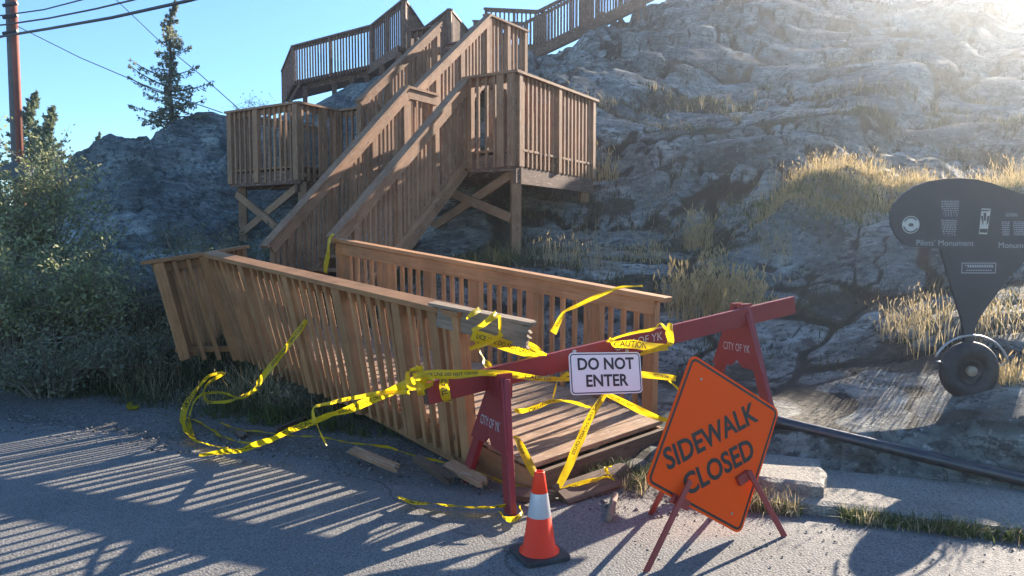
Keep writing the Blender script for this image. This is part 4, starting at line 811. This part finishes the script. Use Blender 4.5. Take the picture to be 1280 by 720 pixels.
# ------------------------------------------------------------ broken boards lying about
for (a, c, W, T, lab) in [((440, 562, 5.3), (498, 586, 4.9), .07, .025, 'split brown board lying on the gravel under the tape, splintered end toward the road'),
    ((520, 572, 5.0), (562, 600, 4.75), .06, .035, 'narrow broken stick lying left of the barricade foot'),
    ((560, 580, 4.95), (606, 604, 4.66), .09, .03, 'thick broken board end poking out between the barricade legs'),
    ((640, 620, 4.55), (690, 622, 4.42), .10, .04, 'flat board piece lying behind the traffic cone'),
    ((700, 632, 4.5), (788, 590, 4.9), .17, .035, 'wide dark board lying under the front end of the ramp'),
    ((762, 652, 4.15), (768, 620, 4.5), .05, .03, 'small pale splinter of wood on the gravel before the ramp'),
    ((297, 545, 6.1), (306, 563, 5.9), .06, .03, 'short brown stick standing in the weeds beside the looping tape'),
    ((345, 565, 6.0), (400, 520, 6.6), .10, .03, 'brown board leaning in the shade below the long railing')]:
    A, B = U(*a), U(*c)
    for q in (A, B): q.z = max(.02 + T / 2, min(q.z, .30))
    b = MB(); splinter(b, A, B, W, T, Vector((.6, .5, .0)).cross(B - A) if False else Vector((.3, .8, .25)), n=7, rag=.07)
    o = b.build('broken_board', M['raw'] if 'pale' in lab else (M['stair'] if 'split' in lab or 'thick' in lab else M['under']), bevel=0); tag(o, lab, 'board', 'broken boards lying around the ramp')
# ------------------------------------------------------------ utility pole and wires
pb = U(24, 240, 20); pt_ = U(10, -90, 20)
pole = thing('utility_pole', Vector((pb.x, pb.y, gz(pb.x, pb.y) - .3)), 'tall utility pole at the left edge with reddish strip and grey box', 'utility pole')
base = Vector((pb.x - .0, pb.y, gz(pb.x, pb.y) - .3)); ax = (pt_ - pb).normalized(); base = pb - ax * ((pb.z - base.z) / ax.z)
b = MB(); b.tube([base, pb, pt_], [.16, .15, .13], 14); b.build('shaft', M['pole'], pole, smooth=True)
b = MB(); off = Vector((.13, -.10, 0)); b.tube([base + off, pt_ + off], .085, 10); b.build('guard_strip', M['polered'], pole, smooth=True)
b = MB(); b.board(U(20, 225, 19.7), U(19, 205, 19.7), .75, .4, (1, 0, 0)); bxo = b.build('meter_box', M['grey'], pole, bevel=.02)
for px, py in ((17, 6), (17, 21), (17, 41)):
    b = MB(); b.tube([U(4, py + 1, 19.6), U(22, py - 2, 19.6)], .05, 8); b.build('insulator', M['wire'], pole)
def wire(pts, r, lab, mat):
    P_ = [U(*p) for p in pts]; q = []
    for i in range(len(P_) - 1):
        for k in range(8): q.append(P_[i].lerp(P_[i + 1], k / 8))
    q.append(P_[-1]); b = MB(); b.tube(q, r, 6); o = b.build('overhead_wire', mat, smooth=True); tag(o, lab, 'wire', 'overhead wires from the pole')
wire([(-60, 24, 21), (5, 19, 19.6), (55, 12, 18.5), (105, -1, 17), (160, -20, 15)], .018, 'topmost and thinnest of the dark overhead wires at the upper left', M['wire'])
wire([(-60, 36, 21), (5, 31, 19.6), (60, 23, 18.5), (120, 11, 17), (166, 0, 15.5), (220, -16, 14)], .022, 'middle one of the three dark overhead wires at the upper left', M['wire'])
wire([(-60, 58, 21), (5, 45, 19.6), (60, 36, 18), (140, 22, 16), (235, 1, 14), (300, -16, 13)], .034, 'lowest and thickest of the dark overhead wires at the upper left', M['wire'])
wire([(22, 33, 19.6), (100, 72, 19), (180, 106, 18.6), (240, 128, 18.4), (278, 141, 18.2)], .012, 'thin steel guy wire slanting from the pole down to the rock', M['guy'])
wire([(135, -10, 20), (200, 52, 19.5), (250, 93, 19), (305, 142, 18.6)], .012, 'steep thin guy wire passing beside the tall spruce', M['guy'])
# ------------------------------------------------------------ vegetation
M['gold'] = leafmat('golden_dry_grass', (.42, .30, .13), (.62, .50, .28), .5)
M['straw'] = leafmat('straw_grass', (.30, .23, .12), (.50, .42, .26), .45)
M['green'] = leafmat('weed_green', (.045, .075, .022), (.11, .14, .045), .4)
M['dark'] = leafmat('dark_weeds', (.035, .05, .022), (.085, .10, .045), .3)
M['willow'] = leafmat('willow_leaves', (.16, .185, .08), (.46, .46, .24), .5)
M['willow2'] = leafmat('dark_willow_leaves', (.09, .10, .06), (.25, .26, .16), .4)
M['needle'] = leafmat('spruce_needles', (.15, .17, .11), (.30, .31, .21), .5)
M['needle2'] = leafmat('far_spruce_needles', (.13, .17, .10), (.26, .30, .18), .4)
M['bark'] = paint('grey_bark', (.10, .085, .07), .85, .5, (.2, .18, .16), 20)
M['twig'] = paint('pale_twig', (.20, .17, .13), .8, .4, (.1, .08, .06), 20)
def gzv(x, y):
    bz = base_z(x, y); return np.array([finish_z(a, b, c)[0] for a, b, c in zip(x, y, bz)])
def mesh_np(name, V, Fq, mat, smooth=False):
    c = V.mean(0); me = bpy.data.meshes.new(name); n = len(V); m = len(Fq); k = Fq.shape[1]
    me.vertices.add(n); me.vertices.foreach_set('co', (V - c).ravel()); me.loops.add(m * k); me.loops.foreach_set('vertex_index', Fq.ravel().astype(np.int32))
    me.polygons.add(m); me.polygons.foreach_set('loop_start', (np.arange(m) * k).astype(np.int32)); me.update(calc_edges=True); me.validate(); me.materials.append(mat)
    o = bpy.data.objects.new(name, me); COL.objects.link(o); o.location = c; WL[o.name] = Vector(c.tolist()); return o
def reparent(o, p): o.location = Vector(o.location) - WL[p.name]; o.parent = p
def blades(B, Hh, wd, lean=.35, seg=3, head=0):
    """B: n x 3 roots, Hh: heights; returns vertices, quads for curved tapering blades"""
    n = len(B); a = rng.uniform(0, 2 * np.pi, n); ln = np.abs(rng.normal(0, lean, n)) + .03; d = np.stack([np.cos(a), np.sin(a), np.zeros(n)], 1)
    b = rng.uniform(0, 2 * np.pi, n); sd = np.stack([np.cos(b), np.sin(b), np.zeros(n)], 1); V = []
    prof = {0: [1, .8, .5, .08], 1: [.5, .45, 1.6, .3]}[head]
    for k in range(seg + 1):
        t = k / seg; c = B + np.stack([np.zeros(n), np.zeros(n), Hh * t * (1 - .25 * ln * t)], 1) + d * (Hh * ln * t ** 1.8)[:, None]
        w = (wd * prof[k])[:, None] * sd; V += [c - w, c + w]
    V = np.stack(V, 1).reshape(-1, 3); base = np.arange(n)[:, None] * (2 * (seg + 1)); q = []
    for k in range(seg): q.append(base + np.array([[2 * k, 2 * k + 1, 2 * k + 3, 2 * k + 2]]))
    return V, np.stack(q, 1).reshape(-1, 4)
def heads(B, L, W):
    """fluffy seed heads: two crossed diamonds"""
    n = len(B); a = rng.uniform(0, 2 * np.pi, n); tl = rng.uniform(.1, .7, n); d = np.stack([np.cos(a) * tl, np.sin(a) * tl, np.ones(n)], 1); V = []; q = []
    for s_ in (0, 1):
        b = a + s_ * np.pi / 2 + .3; sd = np.stack([np.cos(b), np.sin(b), np.zeros(n)], 1)
        V += [B, B + d * (L * .45)[:, None] + sd * W[:, None], B + d * L[:, None], B + d * (L * .45)[:, None] - sd * W[:, None]]
    V = np.stack(V, 1).reshape(-1, 3); base = np.arange(n)[:, None] * 8
    return V, np.concatenate([base + np.array([[0, 1, 2, 3]]), base + np.array([[4, 5, 6, 7]])])
def clump_field(n, px, Yr, clus=.0, nc=12, edge=None):
    x = []; y = []
    cx = rng.uniform(*px, nc); cy = rng.uniform(*Yr, nc)
    if clus:
        i = rng.integers(0, nc, n); p = cx[i] + rng.normal(0, clus * (px[1] - px[0]), n); Y = cy[i] + rng.normal(0, clus * (Yr[1] - Yr[0]), n)
    else: p = rng.uniform(*px, n); Y = rng.uniform(*Yr, n)
    return (p - 640) / F * Y, Y
def grass(name, n, px, Yr, h, w, mat, clus=0, nc=12, lean=.35, kind='stuff', keep=None, hd=0, headmat=None, hl=.06, label=None, cat=None, group=None):
    x, y = clump_field(n, px, Yr, clus, nc)
    if keep is not None: k = keep(x, y); x, y = x[k], y[k]
    z = gzv(x, y) - .01; B = np.stack([x, y, z], 1); hh = rng.uniform(*h, len(x)) * np.array([.75 + .9 * max(-.3, noise.noise(Vector((a * 2.1, b * 2.1, 4)))) for a, b in zip(x, y)]) * (1 - .4 * rng.random(len(x)) ** 2)
    V, Q = blades(B, hh, np.full(len(x), w), lean); tips = V.reshape(len(x), 8, 3)[:, 6]
    o = mesh_np(name, V, Q, mat)
    if kind: tag(o, kind=kind)
    if label: tag(o, label, cat, group)
    if hd:
        i = rng.choice(len(x), int(len(x) * hd), replace=False); V2, Q2 = heads(tips[i] - [0, 0, .01], rng.uniform(.6, 1.3, len(i)) * hl, rng.uniform(.07, .13, len(i)) * hl)
        s2 = mesh_np('seed_heads', V2, Q2, headmat or mat); reparent(s2, o)
        tag(s2, kind='stuff')
    return o
def noise_keep(sc, th, seed=0):
    return lambda x, y: np.array([noise.noise(Vector((a * sc, b * sc, seed))) > th for a, b in zip(x, y)])
sk = lambda lo, hi: (lambda x, y: (s_of(x, y) > lo) & (s_of(x, y) < hi))
def inso(x, y):
    bz = base_z(x, y); return np.array([finish_z(a, b, c)[1] > .62 for a, b, c in zip(x, y, bz)])
grass('golden_grass', 9500, (985, 1330), (10.25, 11.3), (.08, .24), .0040, M['gold'], clus=.10, nc=34, lean=.6, hd=.13, headmat=M['gold'], hl=.05)
grass('golden_grass', 1800, (1000, 1330), (10.6, 11.5), (.22, .48), .0034, M['gold'], clus=.12, nc=18, lean=.25, hd=.4, headmat=M['gold'], hl=.06)
grass('green_grass', 5000, (975, 1330), (10.1, 11.3), (.08, .20), .007, M['green'], clus=.14, nc=22, lean=.5)
grass('ledge_grass', 3200, (730, 1340), (14.8, 17.8), (.12, .34), .007, M['straw'], clus=.03, nc=60, lean=.4, hd=.05, hl=.08, keep=inso)
grass('ledge_grass', 16000, (725, 1340), (13.2, 19), (.08, .26), .010, M['dark'], clus=.2, nc=60, lean=.5, keep=inso)
grass('ledge_grass', 2500, (735, 1250), (21, 30), (.10, .25), .014, M['dark'], clus=.2, nc=40, lean=.5, keep=inso)
grass('slope_grass', 900, (640, 860), (9.3, 12.8), (.08, .30), .0045, M['straw'], clus=.08, nc=26, lean=.5, hd=.12, hl=.06)
grass('slope_grass', 9000, (480, 960), (8.6, 13.0), (.05, .18), .007, M['dark'], clus=.2, nc=50, lean=.6, keep=inso)
grass('slope_grass', 2500, (860, 1300), (6.4, 9.6), (.04, .16), .006, M['dark'], clus=.05, nc=34, lean=.7)
grass('verge_weeds', 34000, (-120, 640), (5.4, 10.2), (.06, .34), .0065, M['dark'], clus=.09, nc=60, lean=.6, keep=sk(.55, 6))
grass('verge_weeds', 9000, (-60, 420), (5.6, 8.8), (.12, .50), .0045, M['straw'], clus=.06, nc=34, lean=.45, keep=sk(.75, 6), hd=.1, hl=.05)
grass('verge_weeds', 9000, (250, 640), (5.2, 8.0), (.05, .30), .0075, M['green'], clus=.09, nc=24, lean=.6, keep=sk(.40, 6))
def kerbweeds(n, r0, r1, s0, s1, h, mat, w, z0=0):
    nc = 26; rc = rng.uniform(r0, r1, nc); i = rng.integers(0, nc, n); r = rc[i] + rng.normal(0, .10, n); s = rng.uniform(s0, s1, n) + .02 * rng.normal(0, 1, n)
    kp = np.array([noise.noise(Vector((q * 2.3, 3.1, 7))) > -.22 for q in r]); r = r[kp]; s = s[kp]; n = len(r)
    x = 1.6 + .933 * r + .36 * s; y = 4.4 - .36 * r + .933 * s; V, Q = blades(np.stack([x, y, np.full(n, z0)], 1), rng.uniform(*h, n), np.full(n, w), .8)
    return tag(mesh_np('kerb_weeds', V, Q, mat), kind='stuff')
kerbweeds(5200, -.55, 3.2, -.10, .03, (.02, .095), M['green'], .0045)
kerbweeds(2600, -.55, 3.2, -.12, .03, (.02, .10), M['straw'], .003)
kerbweeds(1800, -.75, .15, -.10, .10, (.03, .15), M['straw'], .003)
kerbweeds(1500, -1.2, -.5, .0, .35, (.03, .15), M['dark'], .005)
kerbweeds(1500, .3, 3.2, .78, .95, (.03, .12), M['dark'], .005, .02)
def tuft(px, Y, n, rad, h, mat, label, lean=.4, hd=.5, hl=.08, w=.0038, headmat=None):
    X0 = (px - 640) / F * Y; a = rng.uniform(0, 6.28, n); r = rad * np.sqrt(rng.random(n)); x = X0 + r * np.cos(a); y = Y + r * np.sin(a)
    z = gzv(x, y) - .01; hh = rng.uniform(*h, n); V, Q = blades(np.stack([x, y, z], 1), hh, np.full(n, w), lean); tips = V.reshape(n, 8, 3)[:, 6]
    o = mesh_np('grass_tuft', V, Q, mat); tag(o, label, 'grass tuft', 'dry grass tufts on the rock')
    i = rng.choice(n, int(n * hd), replace=False); V2, Q2 = heads(tips[i] - [0, 0, .01], rng.uniform(.6, 1.3, len(i)) * hl, rng.uniform(.07, .13, len(i)) * hl)
    s2 = mesh_np('seed_heads', V2, Q2, headmat or mat); reparent(s2, o); tag(s2, kind='stuff')
tuft(872, 10.6, 160, .2, (.2, .6), M['gold'], 'tall spiky golden grass tuft rising from the boulder above the foxtails', .35, .3, .10)
tuft(918, 8.30, 340, .36, (.16, .44), M['gold'], 'fluffy pale foxtail grass clump just above the right end of the red beam', .5, .9, .11)
tuft(868, 8.4, 300, .34, (.16, .46), M['gold'], 'fluffy pale foxtail grass clump touching the end of the right ramp railing', .5, .9, .11)
tuft(705, 9.5, 110, .28, (.1, .36), M['straw'], 'thin straw tuft behind the middle of the right ramp railing', .4, .5, .07)
tuft(748, 9.4, 100, .28, (.1, .32), M['straw'], 'greenish straw tuft right of the thin one behind the ramp railing', .45, .5, .07)
tuft(805, 10.2, 110, .3, (.1, .26), M['gold'], 'low dry tuft on the dark ledge left of the spiky tuft', .6, .6, .07)
tuft(893, 9.4, 70, .2, (.1, .22), M['gold'], 'small foxtail tuft in the hollow left of the bare rock path', .5, .8, .08)
tuft(970, 9.6, 90, .22, (.12, .40), M['straw'], 'slender seed stalks standing alone under the golden knoll', .3, .6, .07)
tuft(1140, 6.9, 190, .34, (.10, .34), M['straw'], 'broad dry brown weed clump left of the monument neck', .6, .9, .05)
tuft(1172, 6.3, 34, .22, (.25, .58), M['straw'], 'tall dry stalks close beside the left of the monument neck', .25, .9, .05)
tuft(1262, 6.2, 150, .34, (.12, .34), M['straw'], 'dry brown weed clump right of the monument wheel', .6, .9, .05)
tuft(1262, 5.35, 120, .12, (.08, .22), M['gold'], 'tiny pale grass tuft at the lower right of the monument wheel', .7, .3, .05)
tuft(745, 14.0, 120, .4, (.2, .55), M['gold'], 'sparse tall grass tuft just right of the mid platform fence', .3, .4, .1, w=.008)
# shrubs ------------------------------------------------
def leaf_quads(C, size, aspect=.45):
    n = len(C); u = rng.normal(0, 1, (n, 3)); u /= np.linalg.norm(u, axis=1)[:, None]; t = rng.normal(0, 1, (n, 3)); w = np.cross(u, t); w /= np.linalg.norm(w, axis=1)[:, None]
    s = size[:, None]; V = np.stack([C - u * s * .5, C + w * s * aspect * .5, C + u * s * .5, C - w * s * aspect * .5], 1).reshape(-1, 3)
    return V, (np.arange(n)[:, None] * 4 + np.array([[0, 1, 2, 3]]))
def shrub(px, Y, h, rad, nst, nleaf, mat, label, leaf=.05, name='willow_shrub', cat='shrub', group='leafy shrubs at the roadside', sparse=.16, arch=.6, low=0):
    x0 = (px - 640) / F * Y; z0 = gz(x0, Y) - .05; root = thing(name, (x0, Y, z0), label, cat, group); b = MB(); C = []
    for i in range(nst):
        a = random.uniform(0, 6.28); rr = rad * math.sqrt(random.random()); hh = h * random.uniform(.55, 1.0) * (1 - .35 * (rr / rad) ** 2)
        P0 = Vector((x0 + .12 * math.cos(a), Y + .12 * math.sin(a), z0)); P3 = Vector((x0 + rr * math.cos(a), Y + rr * math.sin(a), z0 + hh)); P1 = P0.lerp(P3, .4) + Vector((-arch * .12 * math.cos(a), -arch * .12 * math.sin(a), hh * .12))
        pts = [P0, P1, P0.lerp(P3, .72) + Vector((random.uniform(-.06, .06), random.uniform(-.06, .06), hh * .06)), P3]
        b.tube(pts, [.014, .010, .006, .003], 5, cap=False)
        for k in range(9):
            t = random.uniform(.2, 1); i0 = min(int(t * 3), 2); f = t * 3 - i0; q = pts[i0].lerp(pts[i0 + 1], f)
            e = q + Vector((random.gauss(0, 1), random.gauss(0, 1), random.gauss(.35, .7))) * (.16 * h ** .5)
            b.tube([q, e], [.004, .002], 3, cap=False)
            for j in range(4): C.append((q.lerp(e, random.uniform(.3, 1.1)), .035 + .03 * random.random()))
    C2 = np.array([list(c[0]) for c in C]); ii = rng.integers(0, len(C2), nleaf); P_ = C2[ii] + rng.normal(0, sparse * .36, (nleaf, 3)); P_ = P_[P_[:, 2] > z0 + low]
    V, Q = leaf_quads(P_, rng.uniform(.6, 1.2, len(P_)) * leaf)
    o = mesh_np('foliage', V, Q, mat); reparent(o, root); b.build('stems', M['twig'], root)
SH = [(-20, 9.6, 2.9, 1.1, 34, 12000, 'willow', 'tall pale green willow shrub at the left edge below the power pole', .055), (62, 9.9, 2.45, .8, 26, 8000, 'willow', 'upright grey green shrub in front of the two far spruces', .05),
    (20, 8.2, 1.55, .9, 30, 9000, 'willow', 'bushy light leaved shrub low at the left edge', .05), (105, 8.5, 1.35, .8, 24, 6500, 'willow', 'spreading shrub with pale tip leaves left of the leaning railing', .05),
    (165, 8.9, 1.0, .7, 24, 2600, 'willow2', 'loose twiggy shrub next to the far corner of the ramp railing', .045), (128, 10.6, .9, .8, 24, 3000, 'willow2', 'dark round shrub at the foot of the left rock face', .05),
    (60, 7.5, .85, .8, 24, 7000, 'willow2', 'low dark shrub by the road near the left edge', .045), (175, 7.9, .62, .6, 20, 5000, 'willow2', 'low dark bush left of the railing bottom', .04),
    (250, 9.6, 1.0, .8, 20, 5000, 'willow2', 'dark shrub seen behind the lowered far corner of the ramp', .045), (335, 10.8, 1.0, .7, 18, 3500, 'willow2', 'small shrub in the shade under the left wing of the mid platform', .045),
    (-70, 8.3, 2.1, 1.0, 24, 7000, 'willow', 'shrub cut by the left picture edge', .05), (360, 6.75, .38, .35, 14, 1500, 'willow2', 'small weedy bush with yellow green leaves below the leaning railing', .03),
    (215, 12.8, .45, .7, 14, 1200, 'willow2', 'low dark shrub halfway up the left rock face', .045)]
for (px, Y, h, rad, nst, nl, mt, lb, lf) in SH: shrub(px, Y, h, rad, nst, int(nl * .52), M[mt], lb, leaf=lf * 1.25)
shrub(322, 17.8, .7, .6, 16, 500, M['willow'], 'bare twiggy bush on the skyline left of the upper platform', leaf=.05, name='twiggy_bush', cat='bush', sparse=.3)
# spruces ------------------------------------------------
def spruce(px, Y, top_py, rad, mat, label, group=None, gaps=.25, seed=1, extra=(), nb=90, base=None, size=.13, dens=1.0, bare=.08, base_py=None):
    rs = random.Random(seed); x0 = (px - 640) / F * Y; z0 = gz(x0, Y) - .1; T_ = U(px, top_py, Y); 
    if base is not None: z0 = base
    H_ = T_.z - z0; root = thing('spruce_tree', (x0, Y, z0), label, 'tree', group); b = MB(); tpts = [Vector((x0 + .05 * rs.gauss(0, 1) * (k > 0) * rad, Y, z0 + H_ * k / 6)) for k in range(7)]; tpts[-1].x = T_.x
    b.tube(tpts, [max(.012, .035 * H_ ** .6 * (1 - k / 6.3)) for k in range(7)], 8); b.build('trunk', M['bark'], root, smooth=True); br = MB(); C = []; Sz = []
    def branch(P0, d, L, droop):
        pts = [P0 + d * (L * t) + Vector((0, 0, -droop * L * t * t + .10 * L * t ** 3)) for t in (0, .35, .7, 1)]
        br.tube(pts, [.018 * L + .006, .012 * L + .004, .008 * L + .003, .003], 4, cap=False); side = Vector((-d.y, d.x, 0)); n = int((26 + 60 * L) * dens)
        for _ in range(n):
            t = rs.uniform(.12, 1.03); i0 = min(int(t * 3), 2); q = pts[i0].lerp(pts[i0 + 1], min(1, t * 3 - i0)); w_ = L * .30 * (1.1 - t) * rs.uniform(-1, 1)
            C.append(q + side * w_ + Vector((0, 0, rs.gauss(-.02, .03) - abs(w_) * .25)) + d * abs(w_) * .4); Sz.append(size * rs.uniform(.6, 1.2))
    for i in range(nb):
        f = (i + rs.random()) / nb; f = bare + (1 - bare) * f; a = i * 2.4 + rs.uniform(-.5, .5); prof = (1 - f) ** .8 * rad * rs.uniform(.55, 1.15) + .05
        if noise.noise(Vector((f * 5, seed, math.cos(a) * 1.4))) < -gaps: prof *= .35
        k = min(int(f * 6), 5); P0 = tpts[k].lerp(tpts[k + 1], f * 6 - k); branch(P0, Vector((math.cos(a), math.sin(a), .05 + .35 * f)).normalized(), prof, .45 * (1 - f) + .05)
    for (f, a, L, up_) in extra:
        k = min(int(f * 6), 5); P0 = tpts[k].lerp(tpts[k + 1], f * 6 - k); branch(P0, Vector((math.cos(a), math.sin(a), up_)).normalized(), L, -.05)
    C = np.array([list(c) for c in C]); V, Q = leaf_quads(C, np.array(Sz), .38); o = mesh_np('crown', V, Q, mat); reparent(o, root); br.build('branches', M['bark'], root)
spruce(219, 17.2, 3, .62, M['needle'], 'tall ragged spruce standing alone on top of the left rock', gaps=.05, seed=4, nb=100, size=.10, dens=1.0,
    extra=((.30, 3.2, .95, .30), (.36, 3.0, 1.05, .38), (.42, 3.3, .9, .35), (.16, 3.3, .9, .05), (.10, 3.1, .8, 0), (.12, 2.9, .7, .1), (.33, .1, .95, .1), (.22, .0, .8, .05), (.14, .2, .8, 0), (.45, -.1, .7, .15), (.25, 2.8, .8, .2), (.08, .3, .7, -.02), (.62, 0, .5, .2)), bare=.05)
spruce(46, 26, 116, 2.1, M['needle2'], 'left and taller of the two distant spruces beside the pole', 'distant spruces', .15, 2, nb=210, base=-.2, size=.17)
spruce(66, 25, 134, 2.1, M['needle2'], 'right and shorter of the two distant spruces beside the pole', 'distant spruces', .15, 3, nb=190, base=-.2, size=.17)
spruce(125, 30, 166, .30, M['needle2'], 'tiny spruce tip poking over the skyline between the spruces', 'distant spruces', .2, 5, nb=50, size=.14, base=3.2)
spruce(-10, 24, 175, 1.3, M['needle2'], 'distant spruce half hidden behind the left edge shrubs', 'distant spruces', .3, 6, nb=90, base=-.2, size=.2)
# stones ------------------------------------------------
def stones(name, n, fn, smin, smax, mat):
    V = []; Q = []; ico = [(0, 0, 1), (.9, 0, .1), (.2, .8, 0), (-.8, .4, .1), (-.6, -.7, 0), (.4, -.8, .1), (0, 0, -.6)]; fs = [(0, 1, 2), (0, 2, 3), (0, 3, 4), (0, 4, 5), (0, 5, 1), (6, 2, 1), (6, 3, 2), (6, 4, 3), (6, 5, 4), (6, 1, 5)]
    for i in range(n):
        x, y, z = fn(); s = smin + (smax - smin) * random.random() ** 4; a = random.uniform(0, 6.28); ca, sa = math.cos(a), math.sin(a); b0 = len(V)
        for p in ico:
            k = s * random.uniform(.75, 1.25); V.append((x + (p[0] * ca - p[1] * sa) * k, y + (p[0] * sa + p[1] * ca) * k, z + p[2] * k * .7))
        Q += [tuple(b0 + j for j in f) for f in fs]
    return tag(mesh_np(name, np.array(V), np.array(Q), mat), kind='stuff')
def stonemat(name, a, b_):
    m, nt, bs = nm(name); g = N(nt, 'ShaderNodeNewGeometry'); r = ramp(nt, [(0, a), (1, b_)]); nt.links.new(g.outputs['Random Per Island'], r.inputs[0]); nt.links.new(r.outputs[0], bs.inputs['Base Color']); bs.inputs['Roughness'].default_value = .85; return m
M['stone'] = stonemat('loose_stone', (.05, .048, .045), (.30, .28, .25))
def rs_pt(r0, r1, s0, s1, z=.006, bias=1):
    def f():
        r = random.uniform(r0, r1); s = s1 - (s1 - s0) * random.random() ** bias; p = FR(r, s, 0); return p.x, p.y, z + max(0, verge(p.x, p.y)) * (s > -.25) * (r < -.4)
    return f
stones('loose_gravel', 5200, rs_pt(-9, -.5, -.45, .9, .008, .8), .004, .020, M['stone'])
stones('loose_gravel', 2200, rs_pt(-1.2, 2.6, -1.0, .0, .006, 2.2), .002, .010, M['stone'])
stones('loose_gravel', 700, rs_pt(.3, 3.0, .02, .75, .09), .002, .008, M['stone'])
stones('loose_gravel', 1400, rs_pt(-9, 3.0, -3.0, .0, .006), .0015, .006, M['stone'])
hz = MB(); x0, x1, y0, y1, z0, z1 = -45, 62, -8, 62, -1.3, 24
hz.add([(x0, y0, z0), (x1, y0, z0), (x1, y1, z0), (x0, y1, z0), (x0, y0, z1), (x1, y0, z1), (x1, y1, z1), (x0, y1, z1)], [(3, 2, 1, 0), (4, 5, 6, 7), (0, 1, 5, 4), (1, 2, 6, 5), (2, 3, 7, 6), (3, 0, 4, 7)])
hm = bpy.data.materials.new('glare_haze_volume'); hm.use_nodes = True; hn = hm.node_tree; hn.nodes.remove(hn.nodes['Principled BSDF'])  # scattering volume added to mimic lens glare towards the sun
pv = hn.nodes.new('ShaderNodeVolumePrincipled'); pv.inputs['Density'].default_value = .0013; pv.inputs['Anisotropy'].default_value = .76; pv.inputs['Color'].default_value = (.86, .93, 1, 1)
hn.links.new(pv.outputs[0], hn.nodes['Material Output'].inputs['Volume']); tag(hz.build('glare_haze', hm), kind='stuff')
